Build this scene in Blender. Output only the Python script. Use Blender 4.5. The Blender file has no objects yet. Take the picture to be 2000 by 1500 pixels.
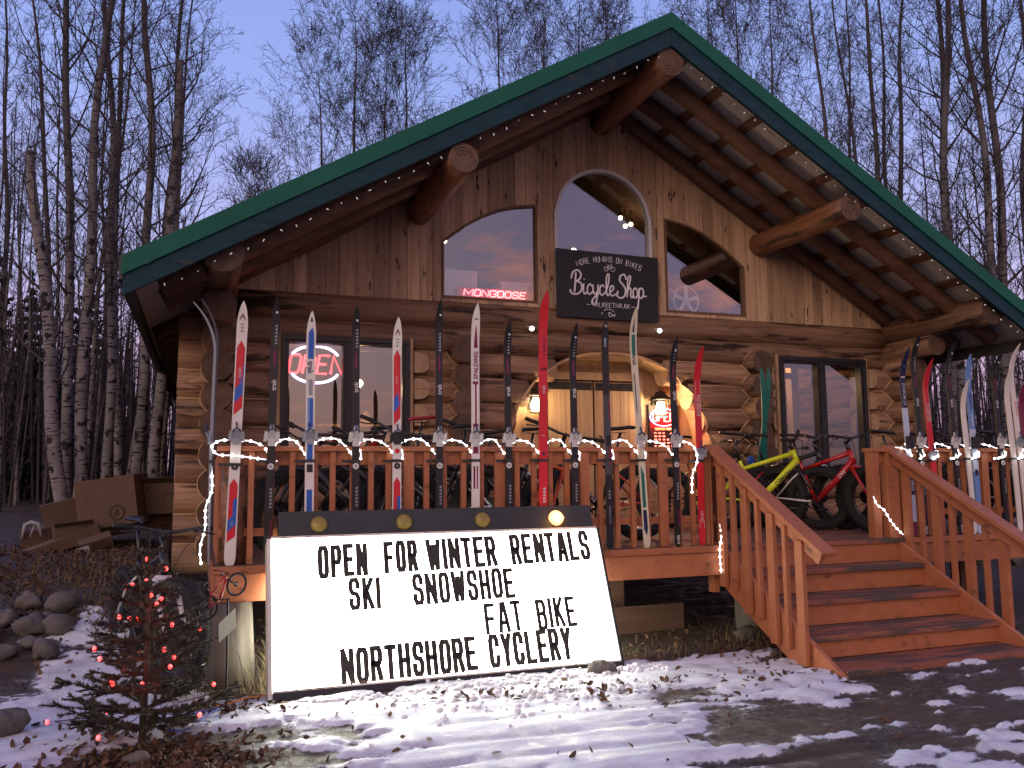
import bpy, math, random
import numpy as np
from mathutils import Matrix, Vector, Euler

S = bpy.context.scene
COL = S.collection
R = math.radians

# ---------------------------------------------------------------- camera
cam_d = bpy.data.cameras.new("camera")
cam = bpy.data.objects.new("camera", cam_d)
COL.objects.link(cam)
cam_d.sensor_width = 36.0
cam_d.lens = 1657.8 / 2000 * 36.0
cam_d.clip_start = 0.05
cam_d.clip_end = 2000
_r = Vector((0.94001, -0.34102, -0.00956)); _d = Vector((0.02805, 0.10519, -0.99406)); _f = Vector((0.33999, 0.93415, 0.10844))
_m = Matrix((_r, -_d, -_f)).transposed().to_4x4()
_m.translation = (0, -6.6, 1.45)
cam.matrix_world = _m
S.camera = cam

# ---------------------------------------------------------------- world: dusk sky
W = bpy.data.worlds.new("World")
S.world = W
W.use_nodes = True


def build_world():
    nt = W.node_tree
    nt.nodes.clear()
    N = nt.nodes.new
    L = nt.links.new
    out = N('ShaderNodeOutputWorld')
    bg = N('ShaderNodeBackground')
    tc = N('ShaderNodeTexCoord')
    sx = N('ShaderNodeSeparateXYZ')
    L(tc.outputs['Generated'], sx.inputs[0])

    def ramp(stops):
        r = N('ShaderNodeValToRGB')
        e = r.color_ramp.elements
        while len(e) < len(stops):
            e.new(0.5)
        for i, (p, c) in enumerate(stops):
            e[i].position = p
            e[i].color = (*c, 1)
        L(sx.outputs['Z'], r.inputs[0])
        return r
    front = ramp([(0.0, (.80, .46, .58)), (.10, (.78, .52, .74)), (.22, (.54, .54, .91)), (.42, (.35, .455, .93)), (.7, (.19, .28, .70)), (1, (.14, .22, .55))])
    back = ramp([(0.0, (.24, .19, .24)), (.10, (.44, .34, .46)), (.24, (.50, .42, .66)), (.45, (.40, .36, .62)), (.7, (.28, .29, .58)), (1, (.16, .22, .55))])
    glow = ramp([(0.0, (1.4, .74, .44)), (.12, (1.75, 1.08, .84)), (.28, (1.28, .96, .92)), (.5, (.72, .64, .82)), (.75, (.32, .35, .64)), (1, (.14, .22, .55))])
    # orange cloud streaks towards the sunset
    mp = N('ShaderNodeMapping')
    mp.inputs['Scale'].default_value = (2.2, 2.2, 7.0)
    mp.inputs['Rotation'].default_value = (0.25, 0.5, 0.2)
    nz = N('ShaderNodeTexNoise')
    nz.inputs['Scale'].default_value = 1.6
    nz.inputs['Detail'].default_value = 7
    nz.inputs['Roughness'].default_value = .62
    L(tc.outputs['Generated'], mp.inputs[0])
    L(mp.outputs[0], nz.inputs['Vector'])
    cr = N('ShaderNodeValToRGB')
    cr.color_ramp.elements[0].position = .50
    cr.color_ramp.elements[0].color = (0, 0, 0, 1)
    cr.color_ramp.elements[1].position = .66
    cr.color_ramp.elements[1].color = (.85, .85, .85, 1)
    L(nz.outputs[0], cr.inputs[0])
    cm = N('ShaderNodeMix'); cm.data_type = 'RGBA'
    L(cr.outputs[0], cm.inputs['Factor'])
    L(back.outputs[0], cm.inputs['A'])
    cm.inputs['B'].default_value = (1.9, .72, .42, 1)
    mr = N('ShaderNodeMapRange'); mr.interpolation_type = 'SMOOTHSTEP'
    mr.inputs['From Min'].default_value = .35
    mr.inputs['From Max'].default_value = -.5
    L(sx.outputs['Y'], mr.inputs['Value'])
    mx = N('ShaderNodeMix'); mx.data_type = 'RGBA'
    L(mr.outputs[0], mx.inputs['Factor'])
    L(front.outputs[0], mx.inputs['A'])
    L(cm.outputs['Result'], mx.inputs['B'])
    # brightest where the sun went down, left of and behind the camera
    vm = N('ShaderNodeVectorMath'); vm.operation = 'DOT_PRODUCT'
    L(tc.outputs['Generated'], vm.inputs[0]); vm.inputs[1].default_value = (-.72, -.69, 0)
    gr = N('ShaderNodeMapRange'); gr.interpolation_type = 'SMOOTHSTEP'
    gr.inputs['From Min'].default_value = .25; gr.inputs['From Max'].default_value = 1.0
    L(vm.outputs['Value'], gr.inputs['Value'])
    m3 = N('ShaderNodeMix'); m3.data_type = 'RGBA'
    L(gr.outputs[0], m3.inputs['Factor']); L(mx.outputs['Result'], m3.inputs['A']); L(glow.outputs[0], m3.inputs['B'])
    L(m3.outputs['Result'], bg.inputs[0])
    bg.inputs[1].default_value = 1.0
    L(bg.outputs[0], out.inputs[0])


build_world()
# last glow of the set sun, low behind the camera
sd = bpy.data.lights.new("sun", 'SUN')
sd.energy = 0.72
sd.angle = R(32)
sd.color = (1.0, .74, .56)
sun = bpy.data.objects.new("sun", sd)
COL.objects.link(sun)
sun.rotation_euler = Vector((0.66, 0.68, -0.36)).to_track_quat('-Z', 'Y').to_euler()

S.render.engine = 'CYCLES'
S.cycles.use_denoising = True
S.cycles.max_bounces = 6
S.cycles.transparent_max_bounces = 12
S.cycles.sample_clamp_indirect = 4
S.cycles.caustics_reflective = False
S.cycles.caustics_refractive = False
S.view_settings.view_transform = 'Standard'
S.view_settings.look = 'None'
S.view_settings.exposure = 0.0
S.view_settings.gamma = 1.0

# ---------------------------------------------------------------- helpers


def rootloc(o):
    p = Vector((0, 0, 0))
    while o is not None:
        p += o.location
        o = o.parent
    return p


class MB:
    """collects shapes, links them as one mesh object"""

    def __init__(s):
        s.v = []; s.f = []; s.m = []; s.s = []

    def add(s, vs, fs, m=0, smooth=False):
        b = len(s.v)
        s.v.extend([tuple(map(float, q)) for q in vs])
        for f in fs:
            s.f.append([b + i for i in f]); s.m.append(m); s.s.append(smooth)
        return s

    def box(s, x0, x1, y0, y1, z0, z1, m=0):
        return s.add([(x0, y0, z0), (x1, y0, z0), (x1, y1, z0), (x0, y1, z0), (x0, y0, z1), (x1, y0, z1), (x1, y1, z1), (x0, y1, z1)],
                     [(0, 3, 2, 1), (4, 5, 6, 7), (0, 1, 5, 4), (1, 2, 6, 5), (2, 3, 7, 6), (3, 0, 4, 7)], m)

    def bar(s, p0, p1, w, h, up=(0, 0, 1), m=0, w1=None, h1=None):
        p0 = Vector(p0); p1 = Vector(p1); d = (p1 - p0).normalized()
        side = d.cross(Vector(up)).normalized(); u = side.cross(d)
        vs = []
        for p, ww, hh in ((p0, w, h), (p1, w1 or w, h1 or h)):
            for a, b in ((-1, -1), (1, -1), (1, 1), (-1, 1)):
                vs.append(p + side * (a * ww / 2) + u * (b * hh / 2))
        return s.add(vs, [(0, 1, 2, 3), (7, 6, 5, 4), (0, 4, 5, 1), (1, 5, 6, 2), (2, 6, 7, 3), (3, 7, 4, 0)], m)

    def tube(s, pts, r, n=8, m=0, caps=True, capm=None, smooth=True, seed=None, wob=0, close=False):
        pts = [Vector(p) for p in pts]
        k = len(pts)
        rs = [r] * k if isinstance(r, (int, float)) else list(r)
        rng = random.Random(seed)
        ph = [rng.uniform(-1, 1) for _ in range(n)]
        vs = []
        prev = None
        for i, p in enumerate(pts):
            if close:
                d = (pts[(i + 1) % k] - pts[i - 1]).normalized()
            else:
                d = (pts[min(i + 1, k - 1)] - pts[max(i - 1, 0)]).normalized()
            if prev is None:
                a = d.cross(Vector((0, 0, 1)))
                if a.length < .05:
                    a = d.cross(Vector((1, 0, 0)))
                a.normalize()
            else:
                a = prev - d * prev.dot(d)
                if a.length < 1e-6:
                    a = d.cross(Vector((0.3, 1, .2)))
                a.normalize()
            prev = a
            b = d.cross(a)
            for j in range(n):
                t = 2 * math.pi * j / n
                rr = rs[i] * (1 + wob * ph[j] * (0.6 + 0.4 * rng.uniform(-1, 1)))
                vs.append(p + (a * math.cos(t) + b * math.sin(t)) * rr)
        fs = []
        for i in range(k if close else k - 1):
            i2 = (i + 1) % k
            for j in range(n):
                j2 = (j + 1) % n
                fs.append((i * n + j, i * n + j2, i2 * n + j2, i2 * n + j))
        s.add(vs, fs, m, smooth)
        if caps and not close:
            b0 = len(s.v) - len(vs)
            cm = m if capm is None else capm
            s.f.append([b0 + j for j in range(n)][::-1]); s.m.append(cm); s.s.append(False)
            s.f.append([b0 + (k - 1) * n + j for j in range(n)]); s.m.append(cm); s.s.append(False)
        return s

    def prism(s, poly, org, ua, ub, t, m=0, tm=None):
        """2-D outline in the plane (ua, ub), pushed by t along ua x ub"""
        org = Vector(org); ua = Vector(ua); ub = Vector(ub); n = ua.cross(ub).normalized()
        ar = sum(poly[i][0] * poly[(i + 1) % len(poly)][1] - poly[(i + 1) % len(poly)][0] * poly[i][1] for i in range(len(poly)))
        if ar < 0:
            poly = poly[::-1]
        k = len(poly)
        bot = [org + ua * a + ub * b for a, b in poly]
        top = [p + n * t for p in bot]
        s.add(bot + top, [list(range(k))[::-1]] + [[i, (i + 1) % k, k + (i + 1) % k, k + i] for i in range(k)], m)
        b0 = len(s.v) - 2 * k
        s.f.append([b0 + k + i for i in range(k)]); s.m.append(m if tm is None else tm); s.s.append(False)
        return s

    def torus(s, c, ax, rad, r, n=32, k=8, m=0, sc=1.0):
        ax = Vector(ax).normalized()
        a = ax.cross(Vector((0, 0, 1)))
        if a.length < .05:
            a = ax.cross(Vector((1, 0, 0)))
        a.normalize(); b = ax.cross(a); c = Vector(c)
        vs = []; fs = []
        for i in range(n):
            t = 2 * math.pi * i / n
            e = a * math.cos(t) + b * math.sin(t)
            for j in range(k):
                u = 2 * math.pi * j / k
                vs.append(c + e * (rad + r * math.cos(u)) + ax * (r * sc * math.sin(u)))
        for i in range(n):
            for j in range(k):
                fs.append((i * k + j, i * k + (j + 1) % k, ((i + 1) % n) * k + (j + 1) % k, ((i + 1) % n) * k + j))
        return s.add(vs, fs, m, True)

    def ball(s, c, r, n=10, k=7, m=0, sc=(1, 1, 1)):
        vs = [(c[0], c[1], c[2] - r * sc[2])]
        for i in range(1, k):
            t = math.pi * i / k - math.pi / 2
            for j in range(n):
                u = 2 * math.pi * j / n
                vs.append((c[0] + r * sc[0] * math.cos(t) * math.cos(u), c[1] + r * sc[1] * math.cos(t) * math.sin(u), c[2] + r * sc[2] * math.sin(t)))
        vs.append((c[0], c[1], c[2] + r * sc[2]))
        fs = [(0, 1 + (j + 1) % n, 1 + j) for j in range(n)]
        for i in range(k - 2):
            for j in range(n):
                fs.append((1 + i * n + j, 1 + i * n + (j + 1) % n, 1 + (i + 1) * n + (j + 1) % n, 1 + (i + 1) * n + j))
        e = len(vs) - 1
        fs += [(e, 1 + (k - 2) * n + j, 1 + (k - 2) * n + (j + 1) % n) for j in range(n)]
        return s.add(vs, fs, m, True)

    def xf(s, M, start=0):
        for i in range(start, len(s.v)):
            s.v[i] = tuple(M @ Vector(s.v[i]))
        return s

    def build(s, name, mats, parent=None, world=False, bevel=0):
        """world=True: vertices were given in world space, moved into the parent's frame"""
        if not isinstance(mats, (list, tuple)):
            mats = [mats]
        me = bpy.data.meshes.new(name)
        vs = s.v
        if world and parent is not None:
            l = rootloc(parent)
            vs = [(a - l.x, b - l.y, c - l.z) for a, b, c in vs]
        me.from_pydata(vs, [], s.f)
        for mt in mats:
            me.materials.append(mt)
        me.polygons.foreach_set('material_index', s.m)
        me.polygons.foreach_set('use_smooth', s.s)
        me.update()
        o = bpy.data.objects.new(name, me)
        COL.objects.link(o)
        if parent is not None:
            o.parent = parent
        if bevel:
            b = o.modifiers.new('bevel', 'BEVEL')
            b.width = bevel; b.segments = 2; b.limit_method = 'ANGLE'; b.angle_limit = R(50)
        return o


def tag(o, label=None, cat=None, group=None, kind=None):
    if label: o['label'] = label
    if cat: o['category'] = cat
    if group: o['group'] = group
    if kind: o['kind'] = kind
    return o


def thing(name, label, cat, loc=(0, 0, 0), group=None):
    o = bpy.data.objects.new(name, None)
    o.empty_display_size = .1
    COL.objects.link(o)
    o.location = loc
    return tag(o, label, cat, group)


def copy_tree(o, parent=None):
    c = o.copy()
    COL.objects.link(c)
    c.parent = parent
    for ch in list(o.children):
        copy_tree(ch, c)
    return c


# ---------------------------------------------------------------- materials
_mats = {}


def pm(name, c1, c2=None, rough=.6, sc=(1, 1, 1), ns=4.0, detail=5, bump=0, isl=0.0, metal=0, dist=0.0, dark=None, spec=.4, contrast=(.3, .7), tex='Object'):
    """principled with stretched noise between two colours; isl = brightness change per loose piece; dark = (scale vec, ns, lo, hi, colour) stains"""
    if name in _mats:
        return _mats[name]
    m = bpy.data.materials.new(name)
    _mats[name] = m
    m.use_nodes = True
    nt = m.node_tree
    N = nt.nodes.new; L = nt.links.new
    b = nt.nodes['Principled BSDF']
    b.inputs['Roughness'].default_value = rough
    b.inputs['Metallic'].default_value = metal
    b.inputs['Specular IOR Level'].default_value = spec
    if c2 is None:
        b.inputs['Base Color'].default_value = (*c1, 1)
        if not bump and not isl:
            return m
        c2 = c1
    tc = N('ShaderNodeTexCoord')
    vec = tc.outputs[tex]
    geo = N('ShaderNodeNewGeometry')
    if isl:
        ad = N('ShaderNodeVectorMath'); ad.operation = 'MULTIPLY_ADD'
        cx = N('ShaderNodeCombineXYZ')
        for i in range(3): L(geo.outputs['Random Per Island'], cx.inputs[i])
        L(cx.outputs[0], ad.inputs[0]); ad.inputs[1].default_value = (17, 31, 23); L(vec, ad.inputs[2])
        vec = ad.outputs[0]
    mp = N('ShaderNodeMapping'); mp.inputs['Scale'].default_value = sc
    L(vec, mp.inputs[0])
    nz = N('ShaderNodeTexNoise'); nz.inputs['Scale'].default_value = ns; nz.inputs['Detail'].default_value = detail
    nz.inputs['Distortion'].default_value = dist; nz.inputs['Roughness'].default_value = .6
    L(mp.outputs[0], nz.inputs['Vector'])
    rp = N('ShaderNodeValToRGB')
    rp.color_ramp.elements[0].position = contrast[0]; rp.color_ramp.elements[0].color = (*c1, 1)
    rp.color_ramp.elements[1].position = contrast[1]; rp.color_ramp.elements[1].color = (*c2, 1)
    L(nz.outputs[0], rp.inputs[0])
    c = rp.outputs[0]
    if dark:
        mp2 = N('ShaderNodeMapping'); mp2.inputs['Scale'].default_value = dark[0]
        L(vec, mp2.inputs[0])
        n2 = N('ShaderNodeTexNoise'); n2.inputs['Scale'].default_value = dark[1]; n2.inputs['Detail'].default_value = 6
        n2.inputs['Roughness'].default_value = .65
        L(mp2.outputs[0], n2.inputs['Vector'])
        mr = N('ShaderNodeMapRange'); mr.interpolation_type = 'SMOOTHSTEP'
        mr.inputs['From Min'].default_value = dark[2]; mr.inputs['From Max'].default_value = dark[3]
        L(n2.outputs[0], mr.inputs['Value'])
        mx = N('ShaderNodeMix'); mx.data_type = 'RGBA'
        L(mr.outputs[0], mx.inputs['Factor']); L(c, mx.inputs['A']); mx.inputs['B'].default_value = (*dark[4], 1)
        c = mx.outputs['Result']
    if isl:
        mr = N('ShaderNodeMapRange')
        mr.inputs['To Min'].default_value = 1 - isl; mr.inputs['To Max'].default_value = 1 + isl
        L(geo.outputs['Random Per Island'], mr.inputs['Value'])
        hs = N('ShaderNodeHueSaturation')
        L(mr.outputs[0], hs.inputs['Value']); L(c, hs.inputs['Color'])
        c = hs.outputs[0]
    L(c, b.inputs['Base Color'])
    if bump:
        bp = N('ShaderNodeBump'); bp.inputs['Strength'].default_value = 1.0; bp.inputs['Distance'].default_value = bump
        L(nz.outputs[0], bp.inputs['Height']); L(bp.outputs[0], b.inputs['Normal'])
    return m


def em(name, col, strength):
    if name in _mats:
        return _mats[name]
    m = bpy.data.materials.new(name)
    _mats[name] = m
    m.use_nodes = True
    b = m.node_tree.nodes['Principled BSDF']
    b.inputs['Base Color'].default_value = (.8, .8, .8, 1)
    b.inputs['Emission Color'].default_value = (*col, 1)
    b.inputs['Emission Strength'].default_value = strength
    return m


def glass(name, tint=(1, 1, 1), fac=.21):
    m = bpy.data.materials.new(name)
    m.use_nodes = True
    nt = m.node_tree
    nt.nodes.clear()
    N = nt.nodes.new; L = nt.links.new
    out = N('ShaderNodeOutputMaterial'); mx = N('ShaderNodeMixShader'); t = N('ShaderNodeBsdfTransparent'); g = N('ShaderNodeBsdfGlossy')
    lw = N('ShaderNodeFresnel'); lw.inputs[0].default_value = 1.5
    ad = N('ShaderNodeMath'); ad.operation = 'ADD'; ad.use_clamp = True
    ad.inputs[1].default_value = fac
    L(lw.outputs[0], ad.inputs[0]); L(ad.outputs[0], mx.inputs[0])
    g.inputs['Roughness'].default_value = .01
    g.inputs['Color'].default_value = (.95, .95, .97, 1)
    t.inputs['Color'].default_value = (*tint, 1)
    L(t.outputs[0], mx.inputs[1]); L(g.outputs[0], mx.inputs[2]); L(mx.outputs[0], out.inputs[0])
    return m


M = dict(
    logx=pm('log_wood_lengthwise_x', (.16, .090, .057), (.37, .225, .142), .62, (.45, 8, 8), 2.4, 9, .012, .26, dark=((.45, 3.6, 3.6), 2.0, .53, .64, (.040, .022, .015)), spec=.3),
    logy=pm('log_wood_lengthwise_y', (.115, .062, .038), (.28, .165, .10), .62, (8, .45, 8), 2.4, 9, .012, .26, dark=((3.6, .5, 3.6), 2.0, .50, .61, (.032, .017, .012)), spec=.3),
    purl=pm('purlin_log_wood', (.12, .052, .028), (.28, .125, .065), .5, (8, .5, 8), 2.2, 7, .006, .1, dark=((5, .8, 5), 1.5, .50, .64, (.04, .02, .012))),
    cut=pm('sawn_log_end', (.30, .19, .11), (.46, .31, .19), .7, (1, 1, 1), 9, 5, .003, .15),
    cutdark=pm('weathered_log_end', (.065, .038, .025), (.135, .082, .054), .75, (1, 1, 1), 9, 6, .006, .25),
    archcut=pm('fresh_cut_arch_wood', (.40, .25, .13), (.52, .34, .20), .55, (1, 1, 1), 5, 5, .006, .12),
    seam=pm('pale_scribe_edge', (.40, .27, .165), (.55, .40, .26), .8, (1, 1, 1), 6),
    board=pm('gable_board_wood', (.36, .232, .142), (.60, .415, .27), .62, (9, 9, .45), 2.2, 8, .004, .30, dark=((9, 9, 2.4), 1.6, .60, .67, (.05, .025, .016)), spec=.3),
    plank=pm('entry_plank_wood', (.29, .18, .10), (.42, .275, .165), .55, (9, 9, .5), 2.0, 7, .002, .16, dark=((9, 9, 4), 1.3, .68, .74, (.12, .06, .03)), spec=.3),
    rafter=pm('rafter_wood', (.085, .044, .027), (.18, .095, .056), .6, (1.2, 6, 6), 2.0, 6, .004, .25),
    soffit=pm('soffit_panel', (.46, .47, .47), (.58, .59, .59), .6, (1, 1, 1), 3, 4, 0, .1),
    dpaint=pm('deck_paint', (.335, .120, .052), (.415, .156, .072), .55, (3, 3, 3), 2.2, 5, .002, .12, dark=((2.4, 2.4, 5), 1.8, .57, .72, (.15, .062, .04))),
    tread=pm('worn_tread_paint', (.25, .088, .052), (.34, .125, .075), .6, (1.0, 8, 8), 1.8, 7, .003, .1, dark=((.9, 5, 5), 1.5, .42, .55, (.082, .066, .060))),
    green=pm('green_roof_metal', (.006, .092, .064), (.008, .116, .080), .5, (1, 1, 1), 2, 4, 0, 0, spec=.2),
    fascia=pm('dark_teal_fascia_paint', (.006, .030, .046), (.010, .052, .070), .6, (1.4, 8, 8), 2, 6, .002, .1, dark=((2, 6, 6), 1.8, .60, .72, (.04, .05, .05)), spec=.2),
    gutter=pm('dark_eave_metal', (.035, .04, .04), (.06, .065, .06), .6, (2, .5, 2), 3),
    black=pm('black_plastic', (.012, .012, .013), None, .42),
    blackframe=pm('black_window_frame', (.012, .013, .015), (.02, .021, .024), .4, (2, 2, 2), 4),
    white=pm('white_vinyl', (.62, .62, .66), None, .4),
    chalk=pm('blackboard_paint', (.010, .012, .016), (.018, .020, .025), .55, (1, 1, 1), 3),
    chalkline=pm('white_hand_lettering', (.85, .85, .90), None, .8),
    iron=pm('dark_iron', (.02, .019, .018), (.035, .03, .026), .5, (3, 3, 3), 5, metal=.6),
    steel=pm('bare_steel', (.45, .45, .47), None, .35, metal=.9),
    rubber=pm('black_rubber', (.012, .012, .012), (.022, .022, .022), .8, (1, 1, 1), 30, 3, .002),
    cardboard=pm('cardboard', (.078, .047, .029), (.112, .070, .044), .8, (1, 1, 1), 4, 4, .001, .15),
    print=pm('box_print', (.05, .035, .03), None, .8),
    paper=pm('white_paper_label', (.62, .64, .70), None, .7),
    ramp=pm('ramp_plank_wood', (.075, .040, .026), (.12, .065, .042), .75, (.7, 7, 7), 2, 6, .004, .2),
    greywood=pm('grey_weathered_wood', (.095, .086, .072), (.21, .19, .155), .8, (6, 6, .5), 2.2, 7, .005, .12, dark=((5, 5, 1.2), 1.4, .56, .68, (.06, .05, .04))),
    rock=pm('rock', (.058, .054, .050), (.15, .138, .126), .85, (1, 1, 1), 5, 9, .03, .25, dark=((1, 1, 1), 2.5, .55, .68, (.07, .065, .06))),
    glass=glass('window_glass'),
    sky_lit=em('sign_face_light', (1.0, .98, .82), 14.0),
    neonred=em('red_neon', (1.0, .025, .035), 5),
    neonwhite=em('white_neon', (.66, .66, 1.0), 3.2),
    neonpink=em('pink_neon', (1.0, .22, .22), 4.0),
    led=em('rope_led', (1.0, .97, .92), 9.0),
    ropebody=em('rope_light_tube', (.95, .95, 1.0), 1.1),
    minibulb=em('mini_bulb', (1.0, .93, .88), .35),
    redbulb=em('red_bulb', (1.0, .018, .012), 5.0),
    amber=em('lit_amber_bulb', (1.0, .33, .07), 3.2),
    globe=em('frosted_globe', (1.0, .95, .85), 4.0),
    warm=em('warm_lamp_glass', (1.0, .78, .42), 30.0),
)

# ---------------------------------------------------------------- ground


def sm(t):
    t = np.clip(t, 0, 1)
    return t * t * (3 - 2 * t)


def bank(x, y):
    return .75 * sm((y + .4) / 3.2) * sm((.35 - x) / 1.0) + .35 * sm((y - 5) / 8)


class VN:
    """value noise"""

    def __init__(s, seed):
        s.t = np.random.RandomState(seed).rand(256, 256)

    def __call__(s, x, y):
        xi = np.floor(x).astype(int); yi = np.floor(y).astype(int)
        fx = x - xi; fy = y - yi
        fx = fx * fx * (3 - 2 * fx); fy = fy * fy * (3 - 2 * fy)
        a = s.t[xi % 256, yi % 256]; b = s.t[(xi + 1) % 256, yi % 256]; c = s.t[xi % 256, (yi + 1) % 256]; d = s.t[(xi + 1) % 256, (yi + 1) % 256]
        return (a * (1 - fx) + b * fx) * (1 - fy) + (c * (1 - fx) + d * fx) * fy

    def fbm(s, x, y, o=5):
        r = 0; a = .5; n = 0
        for i in range(o):
            r = r + a * s(x * 2 ** i + 13.7 * i, y * 2 ** i + 7.1 * i); n += a; a *= .55
        return r / n


_vn = VN(5); _vn2 = VN(9); _vn3 = VN(21)


def blob(x, y, cx, cy, rx, ry):
    return np.exp(-(((x - cx) / rx) ** 2 + ((y - cy) / ry) ** 2))


def ground_fields(x, y):
    n1 = _vn.fbm(x * .55 + 3, y * 1.9 + 5, 6)        # tracks run along x
    n2 = _vn2.fbm(x * 2.3, y * 3.2, 5)
    n3 = _vn3.fbm(x * 5, y * 11, 5)
    bias = -.34 + 0 * x
    right = sm((x - 2.9) / 1.2) * sm((-.35 - y) / .4)
    n4 = _vn2.fbm(x * 1.5 + 31, y * 5.5 + 17, 6)
    bias = bias + right * (.17 + (n4 - .5) * 1.35 + (n3 - .5) * .45) - .30 * blob(x, y, 4.6, -3.1, 1.3, .7) - .12 * blob(x, y, 5.6, -1.5, .9, .5)
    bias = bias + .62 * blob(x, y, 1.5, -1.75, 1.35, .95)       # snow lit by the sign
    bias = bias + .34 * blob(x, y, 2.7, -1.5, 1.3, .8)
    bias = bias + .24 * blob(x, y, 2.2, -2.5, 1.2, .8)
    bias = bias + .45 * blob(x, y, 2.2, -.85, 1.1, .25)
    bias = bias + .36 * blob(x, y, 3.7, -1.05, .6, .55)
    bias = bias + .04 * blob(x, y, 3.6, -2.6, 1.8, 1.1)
    bias = bias + .60 * blob(x, y, -.75, -.75, .9, .7)         # left patch
    bias = bias + .55 * blob(x, y, -.95, -1.4, .8, .9)
    bias = bias + .50 * blob(x, y, -.55, .45, .5, .85)
    bias = bias + .42 * blob(x, y, .05, -.85, .4, .28)
    bias = bias - .55 * blob(x, y, -.22, -1.55, .42, .42)       # leaves round the little spruce
    bias = bias - .5 * blob(x, y, -.1, -2.1, .35, .45)
    bias = bias - .5 * blob(x, y, 2.05, -1.17, .55, .10)
    bias = bias - .4 * blob(x, y, 3.1, -1.45, .6, .16)
    bias = bias - .7 * sm((y + .55) / .4) * sm((x - .05) / .2) * sm((4.4 - x) / .3)    # dry under the deck
    bias = bias - .06 * sm((x - 4.6) / 1.2)
    bias = bias - .6 * sm((y - 1.2) / 1.2)
    bias = bias + .22 * sm((y - 7) / 6)
    rut = 0 * x
    for yr, am in ((-1.62, .10), (-1.98, .16), (-2.32, .15), (-2.75, .12)):
        rut = rut + am / .16 * np.exp(-((y - yr + .05 * np.sin(x * 1.3 + yr) + .03 * (n2 - .5)) / .055) ** 2) * sm((n1 - .25) / .3)
    rut = rut * sm((x - .3) / .5)
    bias = bias - .20 * rut + .07 * blob(x, y, 5.2, -1.9, 1.6, .8)
    v = bias + (n1 - .5) * 1.05 + (n2 - .5) * .70 + (n3 - .5) * .62
    snow = sm((v + .02) / .12)
    cover = sm((v + .26) / .48)
    ruts = _vn.fbm(x * .35 + 40, y * 4.2 + 2, 4)
    h = snow * (.006 + .019 * n2 + .011 * n3) * (1 - .0 * x) + .05 * (n1 - .5) * sm((-.4 - y) / .6) + .05 * (ruts - .5) * (.3 + .7 * snow)
    h = h - .022 * rut
    h = h + (1 - snow) * (.018 * (n3 - .5) + .03 * (n2 - .5))
    far = sm((np.hypot(x - 2, y) - 9) / 5)
    return bank(x, y) + h * (1 - far), cover


def gz(x, y):
    a, _ = ground_fields(np.array([float(x)]), np.array([float(y)]))
    return float(a[0])


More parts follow.
